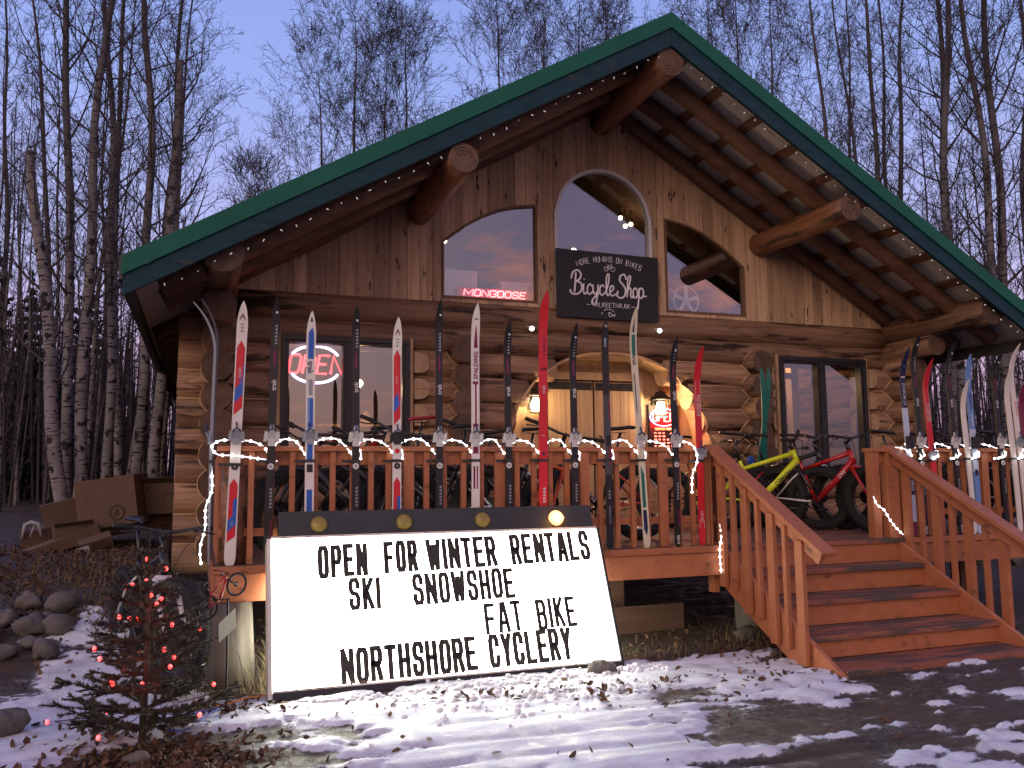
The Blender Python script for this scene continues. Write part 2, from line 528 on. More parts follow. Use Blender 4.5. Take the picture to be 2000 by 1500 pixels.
def build_ground():
    xs = np.concatenate([[-600, -250, -120, -60, -30, -18, -12, -8, -6, -4.5], np.arange(-3.6, -1.5, .05), np.arange(-1.5, 5.2, .022), np.arange(5.2, 8.0, .05), [8.5, 9.5, 11, 14, 20, 30, 60, 120, 250, 600]])
    ys = np.concatenate([[-600, -250, -100, -40, -20, -12, -8, -6, -5], np.arange(-4.4, -3.3, .06), np.arange(-3.3, 1.0, .022), np.arange(1.0, 4.6, .06), [5, 6, 7, 8, 10, 12, 15, 20, 30, 60, 120, 250, 600]])
    X, Y = np.meshgrid(xs, ys, indexing='ij')
    Z, sn = ground_fields(X, Y)
    nx, ny = X.shape
    me = bpy.data.meshes.new('ground')
    co = np.stack([X, Y, Z], -1).reshape(-1, 3)
    idx = np.arange(nx * ny).reshape(nx, ny)
    q = np.stack([idx[:-1, :-1], idx[1:, :-1], idx[1:, 1:], idx[:-1, 1:]], -1).reshape(-1, 4)
    me.vertices.add(len(co)); me.vertices.foreach_set('co', co.ravel())
    me.loops.add(q.size); me.loops.foreach_set('vertex_index', q.ravel().astype(np.int32))
    me.polygons.add(len(q)); me.polygons.foreach_set('loop_start', np.arange(0, q.size, 4, dtype=np.int32))
    me.polygons.foreach_set('use_smooth', np.ones(len(q), bool))
    me.update(); me.validate()
    at = me.attributes.new('snow', 'FLOAT', 'POINT'); at.data.foreach_set('value', sn.ravel().astype(np.float32))
    o = bpy.data.objects.new('ground', me); COL.objects.link(o)
    o['kind'] = 'structure'
    m = bpy.data.materials.new('snowy_gravel'); m.use_nodes = True
    nt = m.node_tree; N = nt.nodes.new; L = nt.links.new
    b = nt.nodes['Principled BSDF']
    tc = N('ShaderNodeTexCoord')

    def noise(scale, det=6, rough=.6):
        n = N('ShaderNodeTexNoise'); n.inputs['Scale'].default_value = scale; n.inputs['Detail'].default_value = det; n.inputs['Roughness'].default_value = rough
        L(tc.outputs['Object'], n.inputs['Vector']); return n
    fine = noise(30, 9, .78); mid = noise(6, 7, .65); big = noise(1.3, 4)

    def ramp(src, stops):
        r = N('ShaderNodeValToRGB'); e = r.color_ramp.elements
        while len(e) < len(stops): e.new(.5)
        for i, (p, c) in enumerate(stops): e[i].position = p; e[i].color = (*c, 1)
        L(src.outputs[0], r.inputs[0]); return r
    grav = ramp(fine, [(.34, (.014, .012, .010)), (.48, (.050, .042, .034)), (.58, (.12, .104, .086)), (.67, (.36, .34, .31))])
    earth = ramp(mid, [(.3, (.034, .024, .016)), (.55, (.088, .060, .040)), (.72, (.15, .11, .07))])
    mx = N('ShaderNodeMix'); mx.data_type = 'RGBA'
    mr = N('ShaderNodeMapRange'); mr.inputs['From Min'].default_value = .42; mr.inputs['From Max'].default_value = .6
    L(big.outputs[0], mr.inputs['Value']); L(mr.outputs[0], mx.inputs['Factor']); L(grav.outputs[0], mx.inputs['A']); L(earth.outputs[0], mx.inputs['B'])
    a = N('ShaderNodeAttribute'); a.attribute_name = 'snow'
    # crumbly edge
    ad = N('ShaderNodeMath'); ad.operation = 'MULTIPLY_ADD'; ad.inputs[1].default_value = .9; L(fine.outputs[0], ad.inputs[0])
    ad2 = N('ShaderNodeMath'); ad2.operation = 'SUBTRACT'; L(a.outputs['Fac'], ad2.inputs[0]); ad2.inputs[1].default_value = .45; L(ad2.outputs[0], ad.inputs[2])
    st = N('ShaderNodeMapRange'); st.interpolation_type = 'SMOOTHSTEP'; st.inputs['From Min'].default_value = .40; st.inputs['From Max'].default_value = .58
    L(ad.outputs[0], st.inputs['Value'])
    snowc = ramp(mid, [(.30, (.46, .47, .50)), (.50, (.68, .72, .78)), (.7, (.77, .82, .88))])
    m2 = N('ShaderNodeMix'); m2.data_type = 'RGBA'
    L(st.outputs[0], m2.inputs['Factor']); L(mx.outputs['Result'], m2.inputs['A']); L(snowc.outputs[0], m2.inputs['B'])
    # thin grey ice where the snow is trodden away
    sl = N('ShaderNodeMapRange'); sl.interpolation_type = 'SMOOTHSTEP'; sl.inputs['From Min'].default_value = .04; sl.inputs['From Max'].default_value = .50; sl.inputs['To Max'].default_value = .95
    L(a.outputs['Fac'], sl.inputs['Value'])
    sg = N('ShaderNodeMath'); sg.operation = 'MULTIPLY'
    s2 = N('ShaderNodeMapRange'); s2.interpolation_type = 'SMOOTHSTEP'; s2.inputs['From Min'].default_value = .38; s2.inputs['From Max'].default_value = .62
    L(fine.outputs[0], s2.inputs['Value']); L(sl.outputs[0], sg.inputs[0]); L(s2.outputs[0], sg.inputs[1])
    m4 = N('ShaderNodeMix'); m4.data_type = 'RGBA'; L(sg.outputs[0], m4.inputs['Factor']); L(mx.outputs['Result'], m4.inputs['A']); m4.inputs['B'].default_value = (.34, .34, .36, 1)
    L(m4.outputs['Result'], m2.inputs['A'])
    L(m2.outputs['Result'], b.inputs['Base Color'])
    r1 = N('ShaderNodeMapRange'); r1.inputs['From Min'].default_value = .35; r1.inputs['From Max'].default_value = .6
    r1.inputs['To Min'].default_value = .28; r1.inputs['To Max'].default_value = .75
    L(mid.outputs[0], r1.inputs['Value']); L(r1.outputs[0], b.inputs['Roughness'])
    b.inputs['Specular IOR Level'].default_value = .45
    bp = N('ShaderNodeBump'); bp.inputs['Distance'].default_value = .03
    bm = N('ShaderNodeMapRange'); bm.inputs['To Min'].default_value = 1.0; bm.inputs['To Max'].default_value = .45
    L(st.outputs[0], bm.inputs['Value']); L(bm.outputs[0], bp.inputs['Strength'])
    L(fine.outputs[0], bp.inputs['Height']); L(bp.outputs[0], b.inputs['Normal'])
    me.materials.append(m)
    return o


build_ground()

# ---------------------------------------------------------------- log cabin
D = 2.8            # front of the gable wall
XC = 4.65          # ridge
XL, XR, YB = .12, 9.18, 13.0
SL = .588


def zt(x):
    return 6.44 - SL * abs(x - XC)


cabin = thing('log_cabin', 'log cabin bike shop under a green metal gable roof', 'cabin', (XC, D, .3))


def arch_half(z, grow=0.0):
    """half opening width of the arched entrance at height z"""
    c, hw, top, sp = 4.74, 1.36 + grow, 2.95 + grow, 1.70
    if z >= top: return None
    if z <= sp: return c - hw, c + hw
    t = (z - sp) / (top - sp)
    k = hw * (1 - t ** 2.15) ** (1 / 2.15)
    return c - k, c + k


def log_wall():
    rng = random.Random(4)
    w = MB(); seam = MB()
    yc = D + .12
    for k in range(10):
        zc = .65 + .30 * k
        if k == 9: zc = 3.345
        rad = .165 if k < 8 else .172
        cuts = []
        if zc < 2.95:
            a = arch_half(min(zc + .02, 2.93)); cuts.append((a[0], a[1], 'arch'))
        if 1.5 < zc < 2.95:
            cuts.append((.74, 2.18, 'win')); cuts.append((7.18, 8.64, 'win'))
        segs = []; x = -.27 if k < 9 else .3
        for c0, c1, kind in sorted(cuts):
            segs.append((x, c0, None, kind)); x = c1
        segs.append((x, 9.62 if k < 9 else 9.1, None, None))
        for x0, x1, _, _k in segs:
            n = max(3, int((x1 - x0) / .5) + 2)
            pts = [(x0 + (x1 - x0) * i / (n - 1), yc + rng.uniform(-.010, .010), zc + rng.uniform(-.008, .008)) for i in range(n)]
            rs = [rad + rng.uniform(-.007, .007) for _ in range(n)]
            w.tube(pts, rs, 18, 0, capm=1, seed=rng.random(), wob=.012)
            if k < 9:
                zz = zc + .15 if k < 8 else zc + .148
                sp = [(x0 + (x1 - x0) * i / (n - 1), yc - .071 + rng.uniform(-.004, .002), zz + rng.uniform(-.006, .006)) for i in range(n)]
                if k != 8 or True:
                    seam.tube(sp, [.007 + rng.uniform(0, .007) for _ in range(n)], 5, 0)
        if 1.5 < zc < 2.95:      # log faces cut flat beside the windows
            for wx, sgn, wid in ((2.23, 1, .17), (8.70, 1, .15), (7.12, -1, .04)):
                h = .12
                poly = [(0, -h)] + [(sgn * wid * math.cos(t) ** .6 * (.9 + .2 * rng.random()), h * math.sin(t)) for t in np.linspace(-1.4, 1.4, 9)] + [(0, h)]
                ends = MB(); ends.prism(poly, (wx, yc - rad - .004 + .02, zc), (1, 0, 0), (0, 0, 1), .024, 0)
                ends.build('flattened_log_face', M['cut'], cabin, True)
    w.build('log_wall', [M['logx'], M['cut']], cabin, True)
    seam.build('scribe_seams', M['seam'], cabin, True)
    # side walls and partition walls: logs along y
    for nm, x, y1, front in (('side_log_wall', XL, YB, None), ('side_log_wall', XR, YB, None), ('partition_log_ends', 2.80, 3.6, .20), ('partition_log_ends', 6.80, 3.6, .24)):
        mb = MB(); sb = MB()
        for k in range(10):
            zc = .80 + .30 * k
            if k == 8: zc = 3.15
            if k == 9: zc = 3.45
            rad = .16
            if front:
                if k > 7: break
                y0 = D - .045 - front * (.6 + .5 * rng.random())
            else:
                y0 = {8: 2.0, 9: 1.12}.get(k, 2.36 + rng.uniform(-.05, .05))
                if k == 9: rad = .18
            n = 4 if front else 14
            xo = rng.uniform(-.03, .03) if front else 0
            pts = [(x + xo + rng.uniform(-.008, .008), y0 + (y1 - y0) * i / (n - 1), zc + rng.uniform(-.008, .008)) for i in range(n)]
            mb.tube(pts, [rad + rng.uniform(-.012, .008) for _ in range(n)], 16, 0, capm=1, seed=rng.random(), wob=.02)
            # pale scribe ring where it crosses the front wall
            sg = -1 if x > 1 else 1
            rr = rad + .006
            for sgn in (-1, 1):
                ring = []
                for t in np.linspace(-1.25, 1.25, 9):
                    dx = sgn * rr * math.cos(t); dz = rr * math.sin(t) * 1.0
                    zr = zc + dz
                    kk = round((zr - .65) / .30); dzz = zr - (.65 + .3 * kk)
                    yy = D + .12 - math.sqrt(max(.165 ** 2 - dzz ** 2, .0)) - .004
                    ring.append((x + xo + dx, yy, zr))
                if zc < 3.3:
                    sb.tube(ring, .009, 5, 0)
        o = mb.build(nm, [M['logy'], M['cutdark']], cabin, True)
        sb.build('scribe_seams', M['seam'], o, True)


log_wall()

# arch reveal: sawn log ends round the entrance
ab = MB()
rng = random.Random(8)
zs = [.55 + .30 * i for i in range(9)]
outer = []
for sgn in (1, -1):
    for i in range(8):
        z0 = .80 + .30 * (i - 1) + .0
        zA, zB = max(.6, z0), min(z0 + .30, 2.93)
        if zB <= zA: continue
        pf = []; pb = []
        for z in np.linspace(zA, zB, 6):
            a = arch_half(min(z, 2.925)); xx = a[1] if sgn > 0 else a[0]
            bulge = math.sqrt(max(0, .165 ** 2 - min(.16, abs(z - (zA + zB) / 2)) ** 2)) - .06
            pf.append((xx + sgn * .004, D + .12 - .10 - bulge * .75, z)); pb.append((xx + sgn * .004, D + .38, z))
        k = len(pf)
        off = [(p[0] + sgn * .03, p[1] + .01, p[2]) for p in pf]
        ab.add(pf + pb, [[j, j + 1, k + j + 1, k + j] for j in range(k - 1)], 0)
        ab.add(pf + off, [[j, j + 1, k + j + 1, k + j] for j in range(k - 1)], 0)
# crown of the arch
pts = []
for z in list(np.linspace(2.62, 2.948, 14)):
    pts.append((arch_half(z)[0], z))
for z in list(np.linspace(2.948, 2.62, 14)):
    pts.append((arch_half(z)[1], z))
k = len(pts)
fr = [(p[0], D - .038 + .03 * abs(math.sin(i * .7)), p[1]) for i, p in enumerate(pts)]
bk = [(p[0], D + .38, p[1]) for p in pts]
ed = [(4.74 + (p[0] - 4.74) * 1.03, D - .03, p[1] + .028) for p in pts]
ab.add(fr + bk, [[j, j + 1, k + j + 1, k + j] for j in range(k - 1)], 0, True)
ab.add(fr + ed, [[j, j + 1, k + j + 1, k + j] for j in range(k - 1)], 0)
ab.build('arch_edge', M['archcut'], cabin, True)

# recessed plank entry and doors
pl = MB()
x = 3.30
while x < 6.2:
    wd = .135 + .02 * random.Random(int(x * 100)).random()
    if not (4.02 < x + wd / 2 < 5.26):
        pl.box(x, x + wd - .004, D + .36, D + .40, .84, 3.0)
    else:
        pl.box(x, x + wd - .004, D + .362, D + .40, 2.74, 3.0)
    x += wd
pl.build('entry_wall', M['plank'], cabin, True)
df = MB()
df.box(3.90, 5.36, D + .315, D + .36, 2.66, 2.76)
for a, b in ((3.90, 4.0), (5.28, 5.36)):
    df.box(a, b, D + .32, D + .36, .84, 2.66)
df.build('door_frame', M['plank'], cabin, True, .004)
for x0, x1 in ((4.02, 4.635), (4.66, 5.265)):
    d = MB()
    n = 5
    for i in range(n):
        a = x0 + (x1 - x0) * i / n; b = x0 + (x1 - x0) * (i + 1) / n
        d.box(a, b - .004, D + .335, D + .37, .85, 2.64)
    do = d.build('entry_door', M['plank'], cabin, True, .002)
    st = MB(); st.box(x0 + .01, x1 - .02, D + .322, D + .334, 2.53, 2.625)
    for i in range(4):
        st.ball((x0 + .08 + i * .15, D + .322, 2.58), .008, 8, 5)
    st.build('strap_hinge', M['iron'], do, True)
hd = MB(); hd.tube([(4.72, D + .335, 1.75), (4.72, D + .285, 1.77), (4.72, D + .285, 1.93), (4.72, D + .335, 1.95)], .012, 8)
hd.build('door_handle', M['iron'], cabin, True)
fl = MB(); fl.box(.3, 9.0, D + .4, YB, .70, .84); fl.build('shop_floor', M['ramp'], cabin, True)

# gable boarding with window openings
WL = (2.56, 3.77); WR = (5.54, 6.75); AW = (3.99, 5.35)


def wl_top(x):
    t = (x - 2.56) / 1.21
    return 4.21 + .56 * t + .13 * math.sin(math.pi * t)


def wr_top(x): return wl_top(2 * 4.655 - x)


def aw_top(x):
    u = max(0, .68 ** 2 - (x - 4.67) ** 2)
    return 4.64 + math.sqrt(u)


OPEN = ((WL, 3.53, wl_top), (AW, 3.53, aw_top), (WR, 3.53, wr_top))
edges = set(); x = .30; rng = random.Random(12)
while x < 9.1:
    edges.add(round(x, 3)); x += rng.choice((.145, .15, .19, .2))
for (a, b), _, _ in OPEN:
    edges = {e for e in edges if abs(e - a) > .05 and abs(e - b) > .05}
    edges |= {a, b}
edges = sorted(edges | {9.02})
gb = MB()
for a, b in zip(edges[:-1], edges[1:]):
    g = .0025
    xs_ = np.linspace(a + g, b - g, 4)
    dy = rng.uniform(0, .006)
    lo = [(xx, 3.485) for xx in xs_]
    up = [(xx, max(3.49, zt(xx) - .20)) for xx in xs_]
    hit = None
    for (wa, wb), zb, fn in OPEN:
        if a >= wa - .001 and b <= wb + .001: hit = (zb, fn)
    if hit:
        tp = [(xx, hit[1](min(max(xx, a + .003), b - .003))) for xx in xs_]
        gb.prism(lo + [(b - g, hit[0]), (a + g, hit[0])], (0, D + .03 + dy, 0), (1, 0, 0), (0, 0, 1), .03)
        gb.prism(tp + up[::-1], (0, D + .03 + dy, 0), (1, 0, 0), (0, 0, 1), .03)
    else:
        gb.prism(lo + up[::-1], (0, D + .03 + dy, 0), (1, 0, 0), (0, 0, 1), .03)
gb.build('gable_siding', M['board'], cabin, True)

# upper windows


def outline(a, b, zb, fn, n=18):
    return [(a, zb), (b, zb)] + [(xx, fn(xx)) for xx in np.linspace(b, a, n)]


def ringframe(mb, pts, t, y0, y1, m=0):
    """frame of width t inside the outline"""
    c = Vector((sum(p[0] for p in pts) / len(pts), sum(p[1] for p in pts) / len(pts)))
    k = len(pts)
    inn = []
    for i in range(k):
        p0 = Vector(pts[i - 1]); p = Vector(pts[i]); p1 = Vector(pts[(i + 1) % k])
        d0 = (p - p0); d1 = (p1 - p)
        d0 = d0.normalized() if d0.length > 1e-6 else d1.normalized()
        d1 = d1.normalized() if d1.length > 1e-6 else d0
        n0 = Vector((-d0.y, d0.x)); n1 = Vector((-d1.y, d1.x))
        nn = (n0 + n1); nn = nn / max(.35, nn.dot(n0)) if nn.length > 1e-6 else n0
        inn.append(p + nn * t)
    vs = []
    for y in (y0, y1):
        vs += [(p[0], y, p[1]) for p in pts] + [(p[0], y, p[1]) for p in inn]
    fs = []
    for i in range(k):
        j = (i + 1) % k
        fs += [(i, j, k + j, k + i), (2 * k + j, 2 * k + i, 3 * k + i, 3 * k + j), (j, i, 2 * k + i, 2 * k + j), (k + i, k + j, 3 * k + j, 3 * k + i)]
    mb.add(vs, fs, m)
    return inn


M['woodtrim'] = pm('dark_window_trim_wood', (.13, .07, .04), (.2, .11, .06), .6, (4, 4, 4), 3)
for (a, b), zb, fn, mt, t in ((WL, 3.53, wl_top, M['woodtrim'], .028), (AW, 3.53, aw_top, M['white'], .045), (WR, 3.53, wr_top, M['woodtrim'], .028)):
    e = .0025
    pts = outline(a + e, b - e, zb + e, lambda q: fn(q) - e, 22)
    f = MB(); inn = ringframe(f, pts, t, D - .016 if t > .04 else D - .006, D + .05)
    fo = f.build('upper_window', mt, cabin, True)
    g = MB(); g.add([(p[0], D + .035, p[1]) for p in inn], [list(range(len(inn)))[::-1]])
    g.build('pane', M['glass'], fo, True)

# black framed lower windows
for x0, x1, z0, z1, xm in ((.76, 2.17, 1.42, 3.0, 1.49), (7.19, 8.63, 1.42, 3.02, 7.88)):
    f = MB()
    y0, y1 = D - .085, D + .10
    T = .055
    f.box(x0, x1, y0, y1, z1 - T, z1); f.box(x0, x1, y0, y1, z0, z0 + T)
    f.box(x0, x0 + T, y0, y1, z0 + T, z1 - T); f.box(x1 - T, x1, y0, y1, z0 + T, z1 - T)
    f.box(xm - .04, xm + .04, y0 + .006, y1, z0 + T, z1 - T)
    for a, b in ((x0 + T, xm - .04), (xm + .04, x1 - T)):
        s_ = .028
        f.box(a, b, y0 + .02, y1 - .02, z1 - T - s_, z1 - T); f.box(a, b, y0 + .02, y1 - .02, z0 + T, z0 + T + s_)
        f.box(a, a + s_, y0 + .02, y1 - .02, z0 + T + s_, z1 - T - s_); f.box(b - s_, b, y0 + .02, y1 - .02, z0 + T + s_, z1 - T - s_)
    fo = f.build('lower_window', M['blackframe'], cabin, True, .003)
    for a, b in ((x0 + T, xm - .04), (xm + .04, x1 - T)):
        g = MB(); g.add([(a, D - .01, z0 + T), (b, D - .01, z0 + T), (b, D - .01, z1 - T), (a, D - .01, z1 - T)], [(0, 1, 2, 3)])
        g.build('pane', M['glass'], fo, True)
    for a, b in ((x0 - .05, x0 - .002), (x1 + .002, x1 + .04)):
        bt = MB(); bt.box(a, b, D - .06, D + .1, z0, z1 + .02)
        bt.build('window_buck', M['cut'], fo, True)

# roof
Y0 = 1.0
rl, rr_ = -.67, XC * 2 + .67
for sgn, xe in ((-1, rl), (1, rr_)):
    sd_ = Vector((sgn * 1.0, 0, -SL)).normalized()
    nrm = Vector((sgn * SL, 0, 1)).normalized()
    r_ = MB()
    A = [(XC, zt(XC)), (xe, zt(xe))]
    # metal sheet with ribs
    poly = [(XC, zt(XC)), (xe, zt(xe)), (xe, zt(xe) - .03), (XC, zt(XC) - .03)]
    r_.prism(poly, (0, YB + .6, 0), (1, 0, 0), (0, 0, 1), YB + .6 - Y0 - .02, 0)
    yy = Y0 + .3
    while yy < YB + .5:
        r_.bar((XC, yy, zt(XC) + .012), (xe, yy, zt(xe) + .012), .03, .03, (0, 0, 1), 0); yy += .3
    ro = r_.build('roof', M['green'], cabin, True)
    rk = MB()
    xa = XC + sgn * .001
    rk.prism([(xa, zt(xa) + .012), (xe + sgn * .012, zt(xe) + .005), (xe + sgn * .012, zt(xe) - .165), (xa, zt(xa) - .165)], (0, Y0 + .015, 0), (1, 0, 0), (0, 0, 1), .022, 0)
    q = .9
    while q < 5.2:         # lapped joints and screws of the trim
        xq = XC + sgn * q; lap = (q * 10) % 24 < 6.1
        if lap:
            rk.prism([(xq, zt(xq) + .0135), (xq + sgn * .05, zt(xq + sgn * .05) + .0135), (xq + sgn * .05, zt(xq + sgn * .05) - .1665), (xq, zt(xq) - .1665)], (0, Y0 - .004, 0), (1, 0, 0), (0, 0, 1), .005, 0)
        rk.ball((xq + sgn * .2, Y0 - .008, zt(xq + sgn * .2) - .135), .007, 8, 5)
        q += .6
    rk.build('rake_trim', M['green'], ro, True, .004)
    fa = MB()
    fa.prism([(xa, zt(xa) - .14), (xe, zt(xe) - .14), (xe, zt(xe) - .335), (xa, zt(xa) - .365)], (0, Y0 + .06, 0), (1, 0, 0), (0, 0, 1), .045, 0)
    fa.build('fascia_board', M['fascia'], ro, True, .003)
    sf = MB()
    sf.prism([(XC, zt(XC) - .13), (xe, zt(xe) - .13), (xe, zt(xe) - .15), (XC, zt(XC) - .15)], (0, YB + .4, 0), (1, 0, 0), (0, 0, 1), YB + .4 - Y0 - .062, 0)
    sf.build('soffit_panel', M['soffit'], ro, True)
    dd = .35
    while dd < 6.1:
        xx = XC + sgn * dd * .862
        if abs(xx - XC) > 5.1: break
        zz = zt(xx) - .15 - .022
        lt = MB(); lt.bar((xx, Y0 + .065, zz), (xx, 4.4, zz), .11, .04, nrm)
        lt.build('lath_board', M['rafter'], ro, True)
        dd += .56
    ev = MB()
    ev.box(min(xe, xe + sgn * .03), max(xe, xe + sgn * .03), Y0 + .0, YB + .6, zt(xe) - .20, zt(xe) - .0)
    ev.box(min(xe - sgn * .06, xe - sgn * .002), max(xe - sgn * .06, xe - sgn * .002), Y0 + .065, YB + .5, zt(xe) - .30, zt(xe) - .16)
    ev.build('eave_edge', M['gutter'], ro, True)
    # rafter tails showing under the eave
    yy = 4.0
    while yy < 13:
        tl = MB()
        p = Vector((xe - sgn * .10, yy, zt(xe - sgn * .10) - .24)); q = Vector((XC + sgn * 4.45, yy, zt(XC + sgn * 4.45) - .24))
        tl.tube([p, q], .075, 10); yy += .6
        tl.build('rafter_tail', M['rafter'], ro, True)
    for yy, rad in ((2.70, .085), (2.18, .10), (1.62, .10)):
        rb = MB()
        pts = []
        rng = random.Random(int(yy * 100) + sgn)
        for i in range(9):
            t = i / 8
            xx = XC + sgn * (.05 + t * (4.62 if yy > 2.6 else 5.0))
            pts.append((xx, yy + rng.uniform(-.015, .015), zt(xx) - .195 - rad + rng.uniform(-.01, .01)))
        rb.tube(pts, [rad + rng.uniform(-.008, .008) for _ in pts], 14, 0, seed=3)
        rb.build('log_rafter', M['rafter'], ro, True)
for x, zc, yf, rad in ((XC, 5.925, 1.055, .155), (2.30, 4.53, 1.04, .150), (7.00, 4.53, 1.07, .155)):
    mb = MB(); rng = random.Random(int(x * 10))
    n = 8
    pts = [(x + rng.uniform(-.01, .01), yf + (D + .2 - yf) * i / (n - 1), zc + rng.uniform(-.01, .01)) for i in range(n)]
    mb.tube(pts, [rad + rng.uniform(-.006, .006) for _ in range(n)], 20, 0, capm=1, seed=x, wob=.025)
    po = mb.build('purlin_log', [M['purl'], M['cutdark']], cabin, True)
    gr = MB()
    for q in (.35, .58, .8):
        gr.torus((x, yf - .002, zc), (0, 1, 0), rad * q, .004, 24, 5)
    gr.bar((x + .01, yf - .002, zc), (x + rad * .8, yf - .002, zc + rad * .35), .006, .006, (0, 1, 0))
    gr.build('growth_rings', M['logy'], po, True)

# interior shell: loft floor, back walls, ceiling lining
iw = MB()
iw.box(.28, 9.02, D + .30, 7.0, 3.26, 3.34)
iw.build('loft_floor', M['ramp'], cabin, True)
iw = MB()
iw.box(.3, 9.0, 6.6, 6.64, .84, 3.26); iw.box(2.72, 2.78, 3.2, 6.601, .84, 3.255); iw.box(6.84, 6.9, 3.2, 6.601, .84, 3.255)
M['inwall'] = pm('pinkish_interior_wall', (.24, .15, .11), (.3, .19, .145), .7, (1, 1, 1), 2)
iw.build('interior_wall', M['inwall'], cabin, True)
iw = MB(); iw.prism([(.3, 3.34), (9.0, 3.34), (9.0, zt(9.0) - .2), (XC, 6.2), (.3, zt(.3) - .2)], (0, 7.0, 0), (1, 0, 0), (0, 0, 1), .04)
iw.build('loft_wall', M['ramp'], cabin, True)
iw = MB()
for sgn in (-1, 1):
    iw.prism([(XC, 6.18), (XC + sgn * 4.3, 6.18 - SL * 4.3), (XC + sgn * 4.3, 6.16 - SL * 4.3), (XC, 6.16)], (0, 7.0, 0), (1, 0, 0), (0, 0, 1), 7.0 - D - .1)
iw.build('loft_ceiling', M['ramp'], cabin, True)


def lamp(name, loc, col, energy, rad=.05, parent=None):
    l = bpy.data.lights.new(name, 'POINT'); l.energy = energy; l.color = col; l.shadow_soft_size = rad
    o = bpy.data.objects.new(name, l); COL.objects.link(o); o.location = loc
    if parent: o.parent = parent; o.location = Vector(loc) - rootloc(parent)
    return o


def pendant(loc, label, energy, group, drop=.25, r=.05):
    t = thing('ceiling_lamp', label, 'lamp', loc, group)
    b = MB(); b.ball((0, 0, 0), r, 12, 8); b.build('bulb', em('interior_bulb', (1, .72, .38), 14), t)
    c = MB(); c.tube([(0, 0, r), (0, 0, drop)], .008, 6); c.tube([(0, 0, r * .8), (0, 0, r + .05)], .025, 8); c.build('cord', M['black'], t)
    lamp('lamp_light', (loc[0], loc[1] - .12, loc[2] - .1), (1, .60, .28), energy, .06, t)


pendant((1.80, 3.9, 2.62), 'warm bulb glowing inside the right pane of the left ground-floor window', 9, None, .5)
pendant((7.45, 4.6, 3.0), 'warm bulb glowing inside the right ground-floor window', 40, None, .3)
pendant((2.98, 4.2, 4.62), 'bare bulb at left edge of the upper left window', .8, None, .6, .035)
for q, nm_ in (((5.80, 4.5, 5.30), 'upper bulb of the cluster hanging behind the arched window'), ((5.93, 4.42, 5.19), 'right bulb of the cluster hanging behind the arched window'), ((5.80, 4.35, 5.13), 'lowest bulb of the cluster hanging behind the arched window')):
    pendant(q, nm_, .9, None, .3, .032)
pendant((4.93, 4.3, 4.67), 'low bulb behind the arched window just above the blackboard sign', 1, None, 1.0, .04)

# ---------------------------------------------------------------- porch deck
DZ = .83
deck = thing('porch_deck', 'raised porch deck with a brick-red painted railing in front of the cabin', 'deck', (4.6, 1.3, 0))
fb = MB(); y = -.13
while y < D + .35:
    fb.box(.10, 9.5, y, min(y + .137, D + .36), DZ - .04, DZ); y += .143
fb.build('deck_boards', M['tread'], deck, True)
rim = MB()
rim.box(.085, 4.30, -.155, -.132, DZ - .05, DZ + .004); rim.box(.10, 4.30, -.128, -.09, DZ - .25, DZ - .052)
rim.box(6.36, 9.55, -.155, -.132, DZ - .05, DZ + .004); rim.box(6.36, 9.5, -.128, -.09, DZ - .25, DZ - .052)
rim.box(.075, .098, -.128, 2.3, DZ - .25, DZ - .002)
rim.build('rim_board', M['dpaint'], deck, True, .004)
for yy in (.5, 1.4, 2.3):
    bm_ = MB(); bm_.box(.2, 9.3, yy, yy + .09, DZ - .24, DZ - .045)
    bm_.build('floor_joist', M['ramp'], deck, True)


def railing(x0, x1, posts, seed):
    rng = random.Random(seed)
    c = MB(); c.box(x0, x1, -.055, .085, 1.655, 1.693)
    ro = c.build('railing', M['dpaint'], deck, True, .004)
    for za, zb_ in ((1.55, 1.652), (1.03, 1.09)):
        s = MB(); s.box(x0 + .02, x1 - .02, .012, .05, za, zb_)
        s.build('cross_rail', M['dpaint'], ro, True, .003)
    x = x0 + .24; i = 0
    while x < x1 - .08:
        w = .042 if i % 5 != 3 else .085
        b = MB(); b.box(x - w / 2, x + w / 2, -.032, .010, DZ + .004, 1.652)
        b.build('baluster', M['dpaint'], ro, True, .003)
        x += .150 + rng.uniform(-.012, .012); i += 1
    for px in posts:
        p = MB(); p.box(px - .045, px + .045, -.045, .045, DZ, 1.652)
        p.build('rail_post', M['dpaint'], ro, True, .004)
    return ro


railing(.10, 4.36, (4.30,), 3)
railing(6.08, 9.4, (6.12, 6.30, 9.3), 5)
side = MB(); side.box(.10, .24, .09, 2.3, 1.655, 1.693); side.box(.15, .19, .09, 2.3, 1.55, 1.652); side.box(.15, .19, .09, 2.3, 1.03, 1.09)
yy = .22
while yy < 2.2:
    side.box(.115, .149, yy, yy + .04, DZ, 1.652); yy += .16
side.build('side_railing', M['dpaint'], deck, True, .003)
nw = MB(); rng = random.Random(2)
nw.tube([(.22, .06, DZ), (.225, .06, 1.2), (.215, .06, 1.64)], [.095, .09, .085], 14, 0, seed=2, wob=.05)
nw.build('log_newel', M['purl'], deck, True)
for (x, y, r, z1) in ((.23, -.04, .150, DZ - .252), (4.78, .18, .14, DZ - .05)):
    p = MB(); p.tube([(x + .02, y, -.1), (x, y, .3), (x - .01, y, z1)], [r * 1.04, r, r * .96], 16, 0, seed=x, wob=.04)
    p.build('support_log', M['greywood'], deck, True)
for x, y in ((3.72, .9), (2.1, .9), (7.6, .4)):
    p = MB(); p.box(x, x + .14, y, y + .14, -.05, DZ - .245)
    p.build('support_post', M['ramp'], deck, True)

